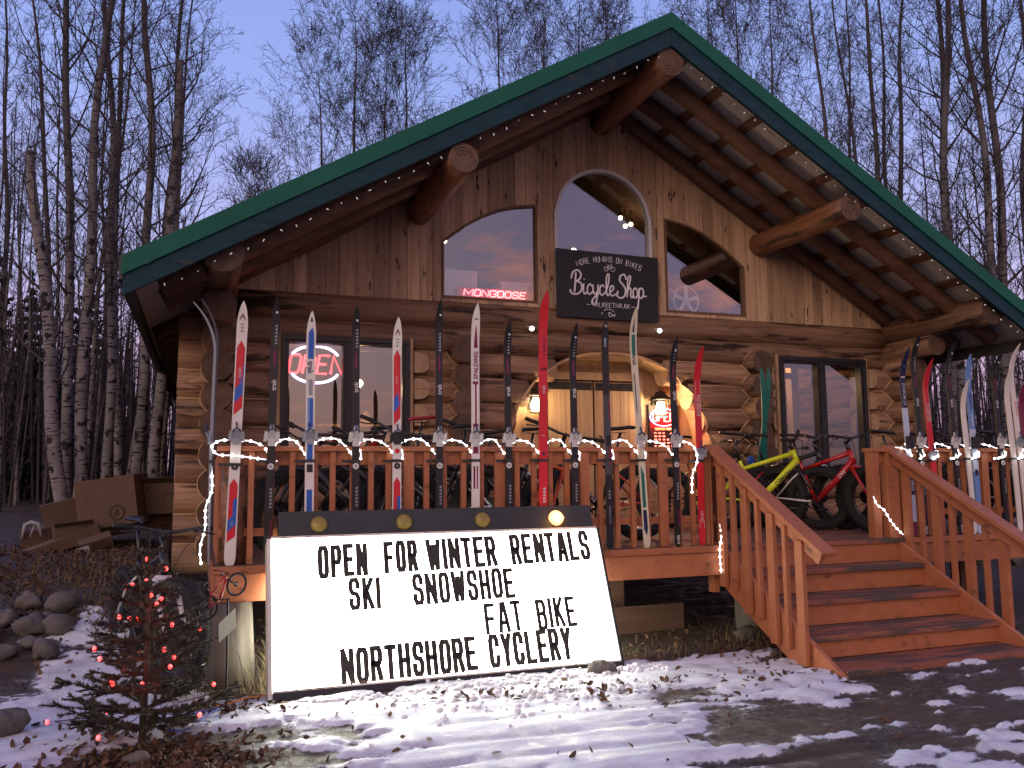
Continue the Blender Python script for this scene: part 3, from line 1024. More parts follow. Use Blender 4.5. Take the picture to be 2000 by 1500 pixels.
sk = tag(MB().box(3.2, 4.35, .62, .66, -.02, .24).build('plank', M['ramp'], None, False, .006), 'weathered plank lying on edge in the dark under the deck', 'plank')
tag(MB().box(-.30, .05, .18, .22, -.02, .70).build('plywood_sheet', pm('dark_grey_panel', (.045, .042, .038), (.08, .074, .066), .8, (1, 1, 1), 4), None, False, .004), 'grey weathered panel propped at the left end of the deck', 'panel')

# ---------------------------------------------------------------- stairs
stairs = thing('porch_stairs', 'wide brick-red wooden porch stairs with worn treads', 'stairs', (5.33, -.8, 0))
SXL, SXR = 4.36, 6.30
nos = [(-1.16, .215), (-.78, .42), (-.40, .62)]
for i, (y, z) in enumerate(nos):
    t = MB()
    t.box(SXL + .012, SXR - .012, y - .01, y + .185, z - .04, z); t.box(SXL + .012, SXR - .012, y + .191, y + .40, z - .04, z - .001)
    t.build('tread', M['tread'], stairs, True, .004)
for (y, z0, z1) in ((-1.13, .045, .173), (-.75, .217, .378), (-.37, .422, .578), (-.105, .622, DZ - .042)):
    r_ = MB(); r_.box(SXL + .012, SXR - .012, y, y + .025, z0, z1)
    r_.build('riser', M['dpaint'], stairs, True)
t = MB(); t.box(SXL + .02, SXR + .3, -1.53, -1.13, -.03, .04); t.build('ground_board', M['tread'], stairs, True, .005)
for x0, x1 in ((SXL - .035, SXL + .010), (SXR - .010, SXR + .035)):
    s = MB(); s.prism([(-1.56, .0), (-.02, DZ + .02), (.0, DZ - .3), (-.55, .22), (-1.05, -.03)], (x0, 0, 0), (0, 1, 0), (0, 0, 1), x1 - x0)
    s.build('stringer', M['dpaint'], stairs, True, .004)


def hz(y): return 1.69 + (y - 0) * .565


for x, xo in ((SXL - .045, SXL - .07), (SXR + .045, SXR + .07)):
    h = MB(); h.bar((x, .03, hz(.03)), (x, -1.47, hz(-1.47)), .14, .038)
    ho = h.build('handrail', M['dpaint'], stairs, True, .005)
    h = MB(); h.bar((x, .0, hz(0) - .075), (x, -1.40, hz(-1.40) - .075), .04, .10)
    h.build('sub_rail', M['dpaint'], ho, True, .003)
    ys_ = [-.16, -.33, -.50, -.67, -.84, -1.01, -1.18]
    for i, y in enumerate(ys_):
        w = .085 if i % 2 == 0 else .042
        b = MB()
        zb = max(.02, .83 + y * .535 - (.26 if i % 2 == 0 else .18))
        xx = xo
        b.box(xx - .02, xx + .02, y - w / 2, y + w / 2, zb, hz(y) - .06 - w * .2)
        b.build('baluster', M['dpaint'], ho, True, .003)
    p = MB(); p.box(xo - .03, xo + .03, -.045, .045, .42, hz(0) - .06)
    p.build('stair_post', M['dpaint'], ho, True, .004)

# ---------------------------------------------------------------- lettering: condensed stroke alphabet
G = {
    'A': [[(0, 0), (.36, 1), (.64, 1), (1, 0)], [(.17, .3), (.83, .3)]],
    'B': [[(0, 0), (0, 1), (.8, 1), (1, .86), (1, .66), (.82, .53), (0, .53)], [(.82, .53), (1, .38), (1, .14), (.8, 0), (0, 0)]],
    'C': [[(1, .72), (1, .86), (.8, 1), (.2, 1), (0, .86), (0, .14), (.2, 0), (.8, 0), (1, .14), (1, .28)]],
    'D': [[(0, 0), (0, 1), (.75, 1), (1, .82), (1, .18), (.75, 0), (0, 0)]],
    'E': [[(1, 1), (0, 1), (0, 0), (1, 0)], [(0, .52), (.8, .52)]],
    'F': [[(1, 1), (0, 1), (0, 0)], [(0, .5), (.8, .5)]],
    'G': [[(1, .72), (1, .86), (.8, 1), (.2, 1), (0, .86), (0, .14), (.2, 0), (.8, 0), (1, .14), (1, .45), (.6, .45)]],
    'H': [[(0, 0), (0, 1)], [(1, 0), (1, 1)], [(0, .5), (1, .5)]],
    'I': [[(0, 0), (0, 1)]],
    'K': [[(0, 0), (0, 1)], [(1, 1), (0, .42)], [(.30, .58), (1, 0)]],
    'L': [[(0, 1), (0, 0), (1, 0)]],
    'M': [[(0, 0), (0, 1), (.5, .25), (1, 1), (1, 0)]],
    'N': [[(0, 0), (0, 1), (1, 0), (1, 1)]],
    'O': [[(.2, 0), (0, .14), (0, .86), (.2, 1), (.8, 1), (1, .86), (1, .14), (.8, 0), (.2, 0)]],
    'P': [[(0, 0), (0, 1), (.8, 1), (1, .86), (1, .6), (.8, .46), (0, .46)]],
    'R': [[(0, 0), (0, 1), (.8, 1), (1, .86), (1, .62), (.8, .5), (0, .5)], [(.62, .5), (1, 0)]],
    'S': [[(1, .74), (1, .86), (.8, 1), (.2, 1), (0, .86), (0, .66), (.2, .53), (.8, .48), (1, .34), (1, .14), (.8, 0), (.2, 0), (0, .14), (0, .27)]],
    'T': [[(0, 1), (1, 1)], [(.5, 1), (.5, 0)]],
    'U': [[(0, 1), (0, .14), (.2, 0), (.8, 0), (1, .14), (1, 1)]],
    'W': [[(0, 1), (.22, 0), (.5, .8), (.78, 0), (1, 1)]],
    'Y': [[(0, 1), (.5, .45), (1, 1)], [(.5, .45), (.5, 0)]],
    '.': [[(0, 0), (0, .06)]], ',': [[(0, .06), (-.1, -.12)]],
    '-': [[(0, .5), (1, .5)]],
}
GW = {'I': .001, 'M': 1.45, 'W': 1.5, '.': .001, ',': .001, 'A': 1.08, 'N': 1.08}


def layout(text, h, w, gap, space=None):
    """strokes of a line of text; letter height h, basic width w, gap between letters"""
    x = 0; out = []
    for ch in text:
        if ch == ' ':
            x += (space if space is not None else w); continue
        lw = w * GW.get(ch, 1.0)
        for st in G[ch]:
            out.append([(x + a * lw, b * h) for a, b in st])
        x += lw + gap
    return out, x - gap


def ribbon(mb, st, th, org, ua, ub, t, m=0):
    st = [Vector(p) for p in st]
    part = [st[0]]; lift = 0
    for i in range(1, len(st)):
        part.append(st[i])
        last = i == len(st) - 1
        if last or (st[i] - st[i - 1]).normalized().dot((st[i + 1] - st[i]).normalized()) < -.35:
            plate(mb, part, th, Vector(org), ua, ub, t + lift, m); part = [st[i]]; lift += .0004


def plate(mb, st, th, org, ua, ub, t, m=0):
    """flat bar lettering: each segment a rounded-end plate with mitred joints"""
    st = [Vector(p) for p in st]
    k = len(st)
    closed = (st[0] - st[-1]).length < 1e-6 and k > 3
    if closed: st = st[:-1]; k -= 1
    Lp = []; Rp = []
    for i in range(k):
        a = st[i - 1] if (i > 0 or closed) else None
        b = st[(i + 1) % k] if (i < k - 1 or closed) else None
        d0 = (st[i] - a).normalized() if a is not None else None
        d1 = (b - st[i]).normalized() if b is not None else None
        if d0 is None: d0 = d1
        if d1 is None: d1 = d0
        n0 = Vector((-d0.y, d0.x)); n1 = Vector((-d1.y, d1.x)); n = n0 + n1
        n = n0 if n.length < .2 else n / max(.5, n.dot(n0))
        p = st[i].copy()
        if not closed and i == 0: p = p - d1 * th * .45
        if not closed and i == k - 1: p = p + d0 * th * .45
        Lp.append(p + n * th / 2); Rp.append(p - n * th / 2)
    ua = Vector(ua); ub = Vector(ub); n = ua.cross(ub).normalized(); org = Vector(org)
    P = lambda q, z: org + ua * q.x + ub * q.y + n * z
    for i in range(k if closed else k - 1):
        j = (i + 1) % k
        q = [Lp[i], Lp[j], Rp[j], Rp[i]]
        vs = [P(c, 0) for c in q] + [P(c, t) for c in q]
        mb.add(vs, [(0, 1, 2, 3), (7, 6, 5, 4), (0, 4, 5, 1), (2, 6, 7, 3)] + ([] if closed or (0 < i < k - 2) else [(1, 5, 6, 2), (3, 7, 4, 0)]), m)


def smooth_curve(pts, n=7):
    out = []
    P = [Vector(p) for p in pts]
    for i in range(len(P) - 1):
        p0 = P[max(0, i - 1)]; p1 = P[i]; p2 = P[i + 1]; p3 = P[min(len(P) - 1, i + 2)]
        for j in range(n):
            t = j / n
            out.append(.5 * ((2 * p1) + (p2 - p0) * t + (2 * p0 - 5 * p1 + 4 * p2 - p3) * t * t + (3 * p1 - p0 - 3 * p2 + p3) * t ** 3))
    out.append(P[-1])
    return out


_fontcache = {}


def font_mesh(mb, text, h, org, ua, ub, m=0, bold=0.0, cen=False, shear=0.0):
    """flat built-in-font lettering added to a mesh builder"""
    key = (text, bold, shear)
    if key not in _fontcache:
        c = bpy.data.curves.new('lettering', 'FONT'); c.body = text; c.size = 1.0; c.offset = bold; c.shear = shear
        c.resolution_u = 3
        o = bpy.data.objects.new('lettering', c); COL.objects.link(o)
        dg = bpy.context.evaluated_depsgraph_get()
        me = o.evaluated_get(dg).to_mesh()
        _fontcache[key] = ([tuple(v.co) for v in me.vertices], [tuple(p.vertices) for p in me.polygons])
        o.evaluated_get(dg).to_mesh_clear()
        bpy.data.objects.remove(o); bpy.data.curves.remove(c)
    vs, fs = _fontcache[key]
    org = Vector(org); ua = Vector(ua); ub = Vector(ub)
    w = max(v[0] for v in vs) * h / .72
    off = -w / 2 if cen else 0
    mb.add([org + ua * (v[0] * h / .72 + off) + ub * (v[1] * h / .72) for v in vs], fs, m)
    return w


# ---------------------------------------------------------------- marquee sign
TH = R(22)
SU = Vector((0, math.sin(TH), math.cos(TH)))
SN = Vector((0, -math.cos(TH), math.sin(TH)))
SO = Vector((0, -.63, .045))
marq = thing('marquee_sign', 'large glowing letter-board sign leaning against the deck on the snow', 'sign', (1.75, -.63, .045))


def sp(x, s, off=0): return SO + Vector((x, 0, 0)) + SU * s + SN * off


def sbox(mb, x0, x1, s0, s1, o0, o1, m=0):
    vs = [sp(x, s, o) for o in (o0, o1) for x, s in ((x0, s0), (x1, s0), (x1, s1), (x0, s1))]
    return mb.add(vs, [(3, 2, 1, 0), (4, 5, 6, 7), (0, 1, 5, 4), (1, 2, 6, 5), (2, 3, 7, 6), (3, 0, 4, 7)], m)


LX0, LX1 = .475, 3.03
b = MB(); sbox(b, LX0, LX1, .0, 1.05, -.15, 0); b.build('lit_panel', M['sky_lit'], marq, True)
b = MB()
sbox(b, LX0 - .03, LX0 - .002, -.04, 1.052, -.16, .014, 1); sbox(b, LX1 + .002, LX1 + .022, -.04, 1.06, -.16, .014, 0)
sbox(b, LX0 - .001, LX1 + .001, -.05, -.002, -.16, .014, 0); sbox(b, LX0, LX1, 1.052, 1.068, -.16, .012, 1)
sbox(b, LX0, LX1, -.001, .012, .001, .012, 1); sbox(b, LX0 + .02, LX1 - .02, .022, .027, .001, .010, 2)
M['frame_lit'] = pm('cream_sign_frame', (.62, .60, .50), (.72, .70, .6), .5, (1, 1, 1), 4)
rng = random.Random(77)
for i in range(26):        # rust chips along the frame
    xx = rng.uniform(LX0, LX1); w_ = rng.uniform(.008, .035)
    s_ = 1.0535 if rng.random() < .5 else .0005
    sbox(b, xx, xx + w_, s_, s_ + rng.uniform(.004, .010), .0122, .0135, 2)
b.build('sign_frame', [M['blackframe'], M['frame_lit'], pm('rusty_track', (.20, .13, .06), (.34, .27, .15), .7, (1, 1, 1), 30)], marq, True, .002)
b = MB(); sbox(b, LX0 + .055, LX1 - .01, 1.07, 1.262, -.14, -.01)
M['header'] = pm('dark_header_paint', (.022, .026, .026), (.038, .043, .042), .45, (1, 1, 1), 3)
hd = b.build('header_panel', M['header'], marq, True, .004)
M['amber_off'] = pm('unlit_amber_lens', (.22, .17, .035), (.30, .24, .06), .35, (1, 1, 1), 20)
for i, x in enumerate((.815, 1.45, 2.075, 2.70)):
    m_ = MB(); lit = i == 3
    c = sp(x, 1.155, -.012)
    n = 18; vs = []; fs = []
    for ring, (rr, oo) in enumerate(((.062, .0), (.060, .02), (.045, .035), (.02, .042))):
        for j in range(n):
            t = 2 * math.pi * j / n
            vs.append(c + Vector((1, 0, 0)) * rr * math.cos(t) + SU * rr * math.sin(t) + SN * oo)
    for r0 in range(3):
        for j in range(n):
            fs.append((r0 * n + j, r0 * n + (j + 1) % n, (r0 + 1) * n + (j + 1) % n, (r0 + 1) * n + j))
    fs.append([3 * n + j for j in range(n)])
    m_.add(vs, fs, 0, True)
    for sg in (-1, 1):
        m_.add([c + Vector((1, 0, 0)) * (sg * .062) + SU * q + SN * z for q in (-.012, .012) for z in (0, .022)], [(0, 1, 3, 2)], 0)
    o = m_.build('flasher_bulb', M['amber'] if lit else M['amber_off'], hd, True)
    if lit:
        o['label'] = 'lit amber bulb at the right end of the header'
        lamp('flasher_light', tuple(sp(x, 1.155, .09)), (1, .42, .08), .9, .04, marq)
M['letter'] = pm('black_sign_letters', (.018, .018, .014), (.035, .034, .026), .5, (1, 1, 1), 3)
ROT = .022


def row(text, x0, x1, s0, h, th=.036):
    n = sum(GW.get(c, 1) for c in text if c != ' ')
    # solve the letter width so that the word spans x0..x1 with fixed gaps
    gp = .046
    gaps = gp * (len(text) - 1)
    w = (x1 - x0 - gaps) / n
    x = x0
    rng = random.Random(text)
    for ch in text:
        lb = MB(); tilt = rng.gauss(0, .010); dz = rng.gauss(0, .002)
        for q in G[ch]:
            q2 = [(x + a * w * GW.get(ch, 1) + b_ * h * tilt, s0 + dz + (x - .5) * ROT + b_ * h) for a, b_ in q]
            ribbon(lb, q2, th, sp(0, 0, .003), (1, 0, 0), SU, .004)
        lb.build('letter', M['letter'], marq, True)
        x += w * GW.get(ch, 1) + gp


for t, a, b_ in (('OPEN', .812, 1.135), ('FOR', 1.29, 1.51), ('WINTER', 1.615, 2.135), ('RENTALS', 2.285, 2.925)):
    row(t, a, b_, .762, .207)
for t, a, b_ in (('SKI', 1.02, 1.215), ('SNOWSHOE', 1.485, 2.245)):
    row(t, a, b_, .512, .20, .033)
for t, a, b_ in (('FAT', 2.005, 2.275), ('BIKE', 2.42, 2.715)):
    row(t, a, b_, .255, .20, .030)
for t, a, b_ in (('NORTHSHORE', .945, 1.885), ('CYCLERY', 2.01, 2.63)):
    row(t, a, b_, .018, .205)

# ---------------------------------------------------------------- blackboard sign
cb = thing('blackboard_sign', 'square blackboard sign hand-lettered for the bicycle shop below the arched window', 'sign', (4.67, D - .09, 3.36))
cy = D - .10
b = MB(); b.prism([(3.975, 3.37), (5.365, 3.37), (5.378, 4.20), (3.97, 4.215)], (0, cy + .02, 0), (1, 0, 0), (0, 0, 1), .02)
b.build('board', M['chalk'], cb, True, .002)
SC = {
    'B': ([[(.16, 1.0), (.12, .5), (.06, .05)], [(-.10, .70), (-.02, .98), (.25, 1.12), (.44, .95), (.36, .7), (.14, .58)], [(.14, .58), (.40, .52), (.48, .28), (.32, .03), (.02, -.04), (-.14, .06), (-.16, .18)]], .58),
    'i': ([[(0, .5), (-.02, .15), (.06, 0), (.16, .1)], [(.03, .68), (.05, .72)]], .19),
    'c': ([[(.26, .40), (.16, .5), (.03, .36), (.02, .12), (.12, 0), (.24, .08), (.32, .16)]], .32),
    'y': ([[(0, .48), (.02, .15), (.12, .03), (.26, .2), (.3, .5)], [(.3, .5), (.24, 0), (.14, -.42), (-.02, -.46), (-.06, -.3), (.1, -.1), (.34, .08)]], .37),
    'l': ([[(0, .1), (.16, .5), (.24, .95), (.16, 1.05), (.08, .8), (.06, .2), (.14, 0), (.24, .1)]], .24),
    'e': ([[(0, .15), (.16, .26), (.24, .40), (.14, .5), (.03, .34), (.04, .1), (.16, 0), (.34, .10)]], .44),
    'S': ([[(.46, .86), (.34, 1.1), (.12, 1.02), (.08, .78), (.26, .6), (.40, .35), (.32, .06), (.1, -.06), (-.10, .06), (-.04, .28)]], .46),
    'h': ([[(0, .2), (.18, .7), (.24, 1.0), (.14, 1.04), (.06, .7), (.02, 0)], [(.03, .25), (.14, .48), (.24, .4), (.22, .1), (.3, 0), (.38, .1)]], .36),
    'o': ([[(.14, .5), (.02, .36), (.02, .12), (.12, 0), (.25, .12), (.25, .36), (.14, .5)]], .31),
    'p': ([[(.06, .5), (0, -.1), (-.06, -.55)], [(.02, .3), (.14, .5), (.28, .42), (.28, .15), (.14, 0), (.02, .1)], [(.26, .10), (.48, .12)]], .45),
}
lt = MB()
x = 4.19; sc = .262; z0 = 3.665
for wi, word in enumerate(('Bicycle', 'Shop')):
    for ch in word:
        sts, adv = SC[ch]
        for st in sts:
            p2 = smooth_curve([(x + a * sc * .93, z0 + b_ * sc - .006 * wi) for a, b_ in st], 5)
            lt.tube([(p.x, cy - .001, p.y) for p in p2], .0125 if ch.isupper() else .0105, 6)
        x += adv * sc * .93
    x += .02
# arc of small capitals
txt = 'MORE HUMANS ON BIKES'; n = len(txt)
for i, ch in enumerate(txt):
    if ch == ' ': continue
    u = (i + .5) / n - .5
    cx = 4.69 + u * .90; cz = 4.125 - (u * 2) ** 2 * .085
    an = -math.atan(u * 8 * .085 / .90)
    ca, sa = math.cos(an), math.sin(an)
    for st in G[ch]:
        wv = .030 * (.0 if ch == 'I' else 1.45 if ch == 'M' else 1)
        p2 = [(cx + (a - .5) * wv * ca - (b_ - .5) * .070 * sa, cz + (a - .5) * wv * sa + (b_ - .5) * .070 * ca) for a, b_ in st]
        lt.tube([(p[0], cy - .001, p[1]) for p in p2], .0044, 5)
st, tot = layout('TALKEETNA,AK', .056, .031, .015)
for q in st:
    lt.tube([(4.70 - tot / 2 + a, cy - .001, 3.518 + b_) for a, b_ in q], .0040, 5)
for a in (-1, 1):
    lt.tube([(4.70 + a * (tot / 2 + .02), cy - .001, 3.54), (4.70 + a * (tot / 2 + .075), cy - .001, 3.54)], .0044, 5)
# little bicycle drawing
bx, bz = 4.69, 4.005
for wx in (-.045, .045):
    lt.torus((bx + wx, cy - .001, bz), (0, 1, 0), .029, .0035, 18, 5)
for a, b_ in (((-.045, 0), (-.018, .042)), ((-.018, .042), (.028, .042)), ((.028, .042), (.0, .0)), ((.0, 0), (-.018, .042)), ((-.045, 0), (0, 0)), ((.045, 0), (.024, .058)), ((.014, .058), (.036, .062)), ((-.03, .055), (-.012, .055))):
    lt.tube([(bx + a[0], cy - .001, bz + a[1]), (bx + b_[0], cy - .001, bz + b_[1])], .0032, 5)
# small scribbled flourish at the foot
for st in ([(4.60, 3.47), (4.63, 3.492), (4.70, 3.49), (4.74, 3.462)], [(4.66, 3.44), (4.68, 3.46), (4.665, 3.415), (4.69, 3.40)], [(4.69, 3.45), (4.71, 3.43), (4.70, 3.405), (4.725, 3.43), (4.74, 3.405), (4.755, 3.44)], [(4.58, 3.45), (4.57, 3.425)]):
    p2 = smooth_curve(st, 5)
    lt.tube([(p.x, cy - .001, p.y) for p in p2], .0044, 5)
lt.build('lettering', M['chalkline'], cb, True)

# ---------------------------------------------------------------- neon signs


def neon_word(name, label, text, x0, x1, z0, h, y, mat, gap, skew=0.0, th=.007):
    t = thing(name, label, 'neon sign', ((x0 + x1) / 2, y, z0))
    n = sum(GW.get(c, 1) for c in text if c != ' ')
    w = (x1 - x0 - gap * (len(text) - 1)) / n
    st, tot = layout(text, h, w, gap)
    b = MB()
    for q in st:
        p2 = [(x0 + a + skew * b_, y, z0 + b_) for a, b_ in q]
        b.tube(p2, th, 7)
    b.build('tubing', mat, t, True)
    return t


nm = neon_word('neon_sign', 'pink neon brand word sign in the upper left window', 'MONGOOSE', 2.86, 3.64, 3.60, .075, D + .10, M['neonpink'], .022, .15, .0075)
bk = MB(); bk.box(2.78, 3.70, D + .125, D + .135, 3.56, 3.70)
bk.build('backing', pm('red_glow_backing', (.45, .05, .08), None, .5), nm, True)  # opaque red, painted to read as the neon's glow
lamp('neon_light', (3.3, D + .06, 3.66), (1, .12, .10), 1.6, .05, nm)
no = neon_word('neon_sign', 'red neon OPEN sign with two white arcs in the left ground-floor window', 'OPEN', .845, 1.425, 2.60, .20, D + .06, M['neonred'], .04, .16, .0145)
b = MB()
for s_, zc_ in ((1, 2.70), (-1, 2.70)):
    p2 = [(1.135 + .265 * math.cos(t), D + .06, zc_ + s_ * (.05 + .155 * math.sin(t))) for t in np.linspace(.35, math.pi - .35, 18)]
    b.tube(p2, .0155, 8)
b.build('arc_tubing', M['neonwhite'], no, True)
lamp('neon_light', (1.1, D - .12, 2.70), (1, .16, .14), 1.6, .05, no)

hs = thing('hours_sign', 'red LED open sign with business hours on the entry wall under the right lantern', 'sign', (5.62, D + .30, 1.62))
b = MB()
b.tube([(5.63 + .20 * math.cos(t), D + .306, 2.20 + .115 * math.sin(t)) for t in np.linspace(0, 2 * math.pi, 28, endpoint=False)], .0075, 6, close=True)
b.build('oval_tube', em('violet_neon', (.75, .45, 1.0), 2.5), hs, True)
b = MB()
st, tot = layout('OPEN', .115, .055, .030)
for q in st:
    b.tube([(5.63 - tot / 2 + a, D + .308, 2.145 + b_) for a, b_ in q], .0115, 6)
b.build('open_letters', em('hot_red_neon', (1.0, .20, .17), 4.5), hs, True)
b = MB()
b.box(5.42, 5.86, D + .315, D + .345, 1.72, 2.36); b.box(5.44, 5.84, D + .3135, D + .3152, 2.06, 2.34, 3)  # second box: red sheet, its colour stands in for the letters' glow
st, tot = layout('BUSINESS HOURS', .026, .0135, .0065)
for q in st:
    b.tube([(5.635 - tot / 2 + a, D + .312, 2.035 + b_) for a, b_ in q], .0028, 5, 2)
rng = random.Random(3)
for rw in range(6):
    z = 1.985 - rw * .042
    for cl in range(5):
        if rng.random() < .18 and cl: continue
        xx = 5.49 + cl * .062
        wv = .028 + .012 * rng.random()
        b.box(xx, xx + wv, D + .310, D + .316, z, z + .018, 1)
b.build('hours_panel', [M['black'], em('red_led_segments', (1.0, .07, .03), 4), em('orange_led_segments', (1.0, .35, .05), 3), pm('red_glow_panel', (.42, .015, .02), None, .4)], hs, True)
lamp('sign_light', (5.64, D + .10, 2.1), (1, .06, .04), 6.0, .06, hs)

# ---------------------------------------------------------------- lanterns and globe bulbs


def lantern(x, z, label):
    t = thing('wall_lantern', label, 'lantern', (x, D + .36, z), 'lanterns beside the entry doors')
    y = D + .20
    b = MB()
    b.box(x - .045, x + .045, D + .335, D + .358, z - .16, z + .05)
    b.tube([(x, D + .335, z - .05), (x, D + .27, z + .02), (x, y, z + .125)], .008, 6)
    # hood: four-sided roof with a crown and ring
    vs = []
    for rr, zz in ((.115, -.005), (.06, .055), (.052, .06), (.045, .10), (.0, .115)):
        for a, c_ in ((-1, -1), (1, -1), (1, 1), (-1, 1)):
            vs.append((x + a * rr, y + c_ * rr, z + zz))
    b.add(vs, [(r_ * 4 + j, r_ * 4 + (j + 1) % 4, (r_ + 1) * 4 + (j + 1) % 4, (r_ + 1) * 4 + j) for r_ in range(4) for j in range(4)] + [(3, 2, 1, 0)], 0)
    b.torus((x, y, z + .14), (0, 1, 0), .026, .004, 14, 5)
    for a, c_ in ((-1, -1), (1, -1), (1, 1), (-1, 1)):
        b.bar((x + a * .075, y + c_ * .075, z - .004), (x + a * .055, y + c_ * .055, z - .20), .009, .009, (1, 0, 0))
    b.box(x - .06, x + .06, y - .06, y + .06, z - .215, z - .20)
    b.build('lantern_frame', M['iron'], t, True)
    g = MB(); g.tube([(x, y, z - .195), (x, y, z - .12), (x, y, z - .03)], [.045, .062, .04], 12)
    g.build('lamp_glass', M['warm'], t, True)
    lamp('lantern_light', (x, y - .11, z - .10), (1.0, .71, .40), 22.0, .05, t)


lantern(3.80, 2.43, 'iron porch lantern left of the plank doors, glowing')
lantern(5.53, 2.42, 'iron porch lantern right of the plank doors, above the hours sign')
for x, z, lb_ in ((3.64, 3.20, 'round white bulb on the header log left of the blackboard sign'), (5.37, 3.26, 'round white bulb on the header log below the right corner of the blackboard')):
    t = thing('globe_bulb', lb_, 'bulb', (x, D - .06, z), 'globe bulbs on the header log')
    b = MB(); b.ball((0, -.05, 0), .030, 12, 8); b.build('globe', M['globe'], t)
    b = MB(); b.tube([(0, .06, .01), (0, -.03, .005)], .02, 8); b.tube([(-.05, .0, .03), (.0, -.02, .03), (.05, .0, .02)], .005, 5)
    b.build('socket', M['white'], t)

# ---------------------------------------------------------------- skis
K = dict(
    white=pm('ski_white', (.66, .64, .60), None, .35), cream=pm('ski_cream', (.60, .56, .42), None, .35), black=pm('ski_black', (.014, .014, .016), None, .35),
    red=pm('ski_red', (.52, .018, .030), None, .35), blue=pm('ski_blue', (.02, .10, .42), None, .35), maroon=pm('ski_maroon', (.16, .012, .05), None, .35),
    green=pm('ski_green', (.01, .13, .10), None, .35), navy=pm('ski_navy', (.012, .018, .065), None, .35), pale=pm('ski_pale_blue', (.42, .52, .66), None, .35),
    mid=pm('ski_mid_blue', (.12, .24, .52), None, .35), grey=pm('ski_grey', (.25, .27, .30), None, .35), dkgrey=pm('ski_dark_grey', (.06, .055, .07), None, .35), base=pm('ski_base', (.03, .03, .03), None, .5),
    plate=pm('binding_plate', (.50, .50, .49), None, .4), navyp=pm('binding_bail', (.02, .035, .10), None, .4))
TWALL = .005


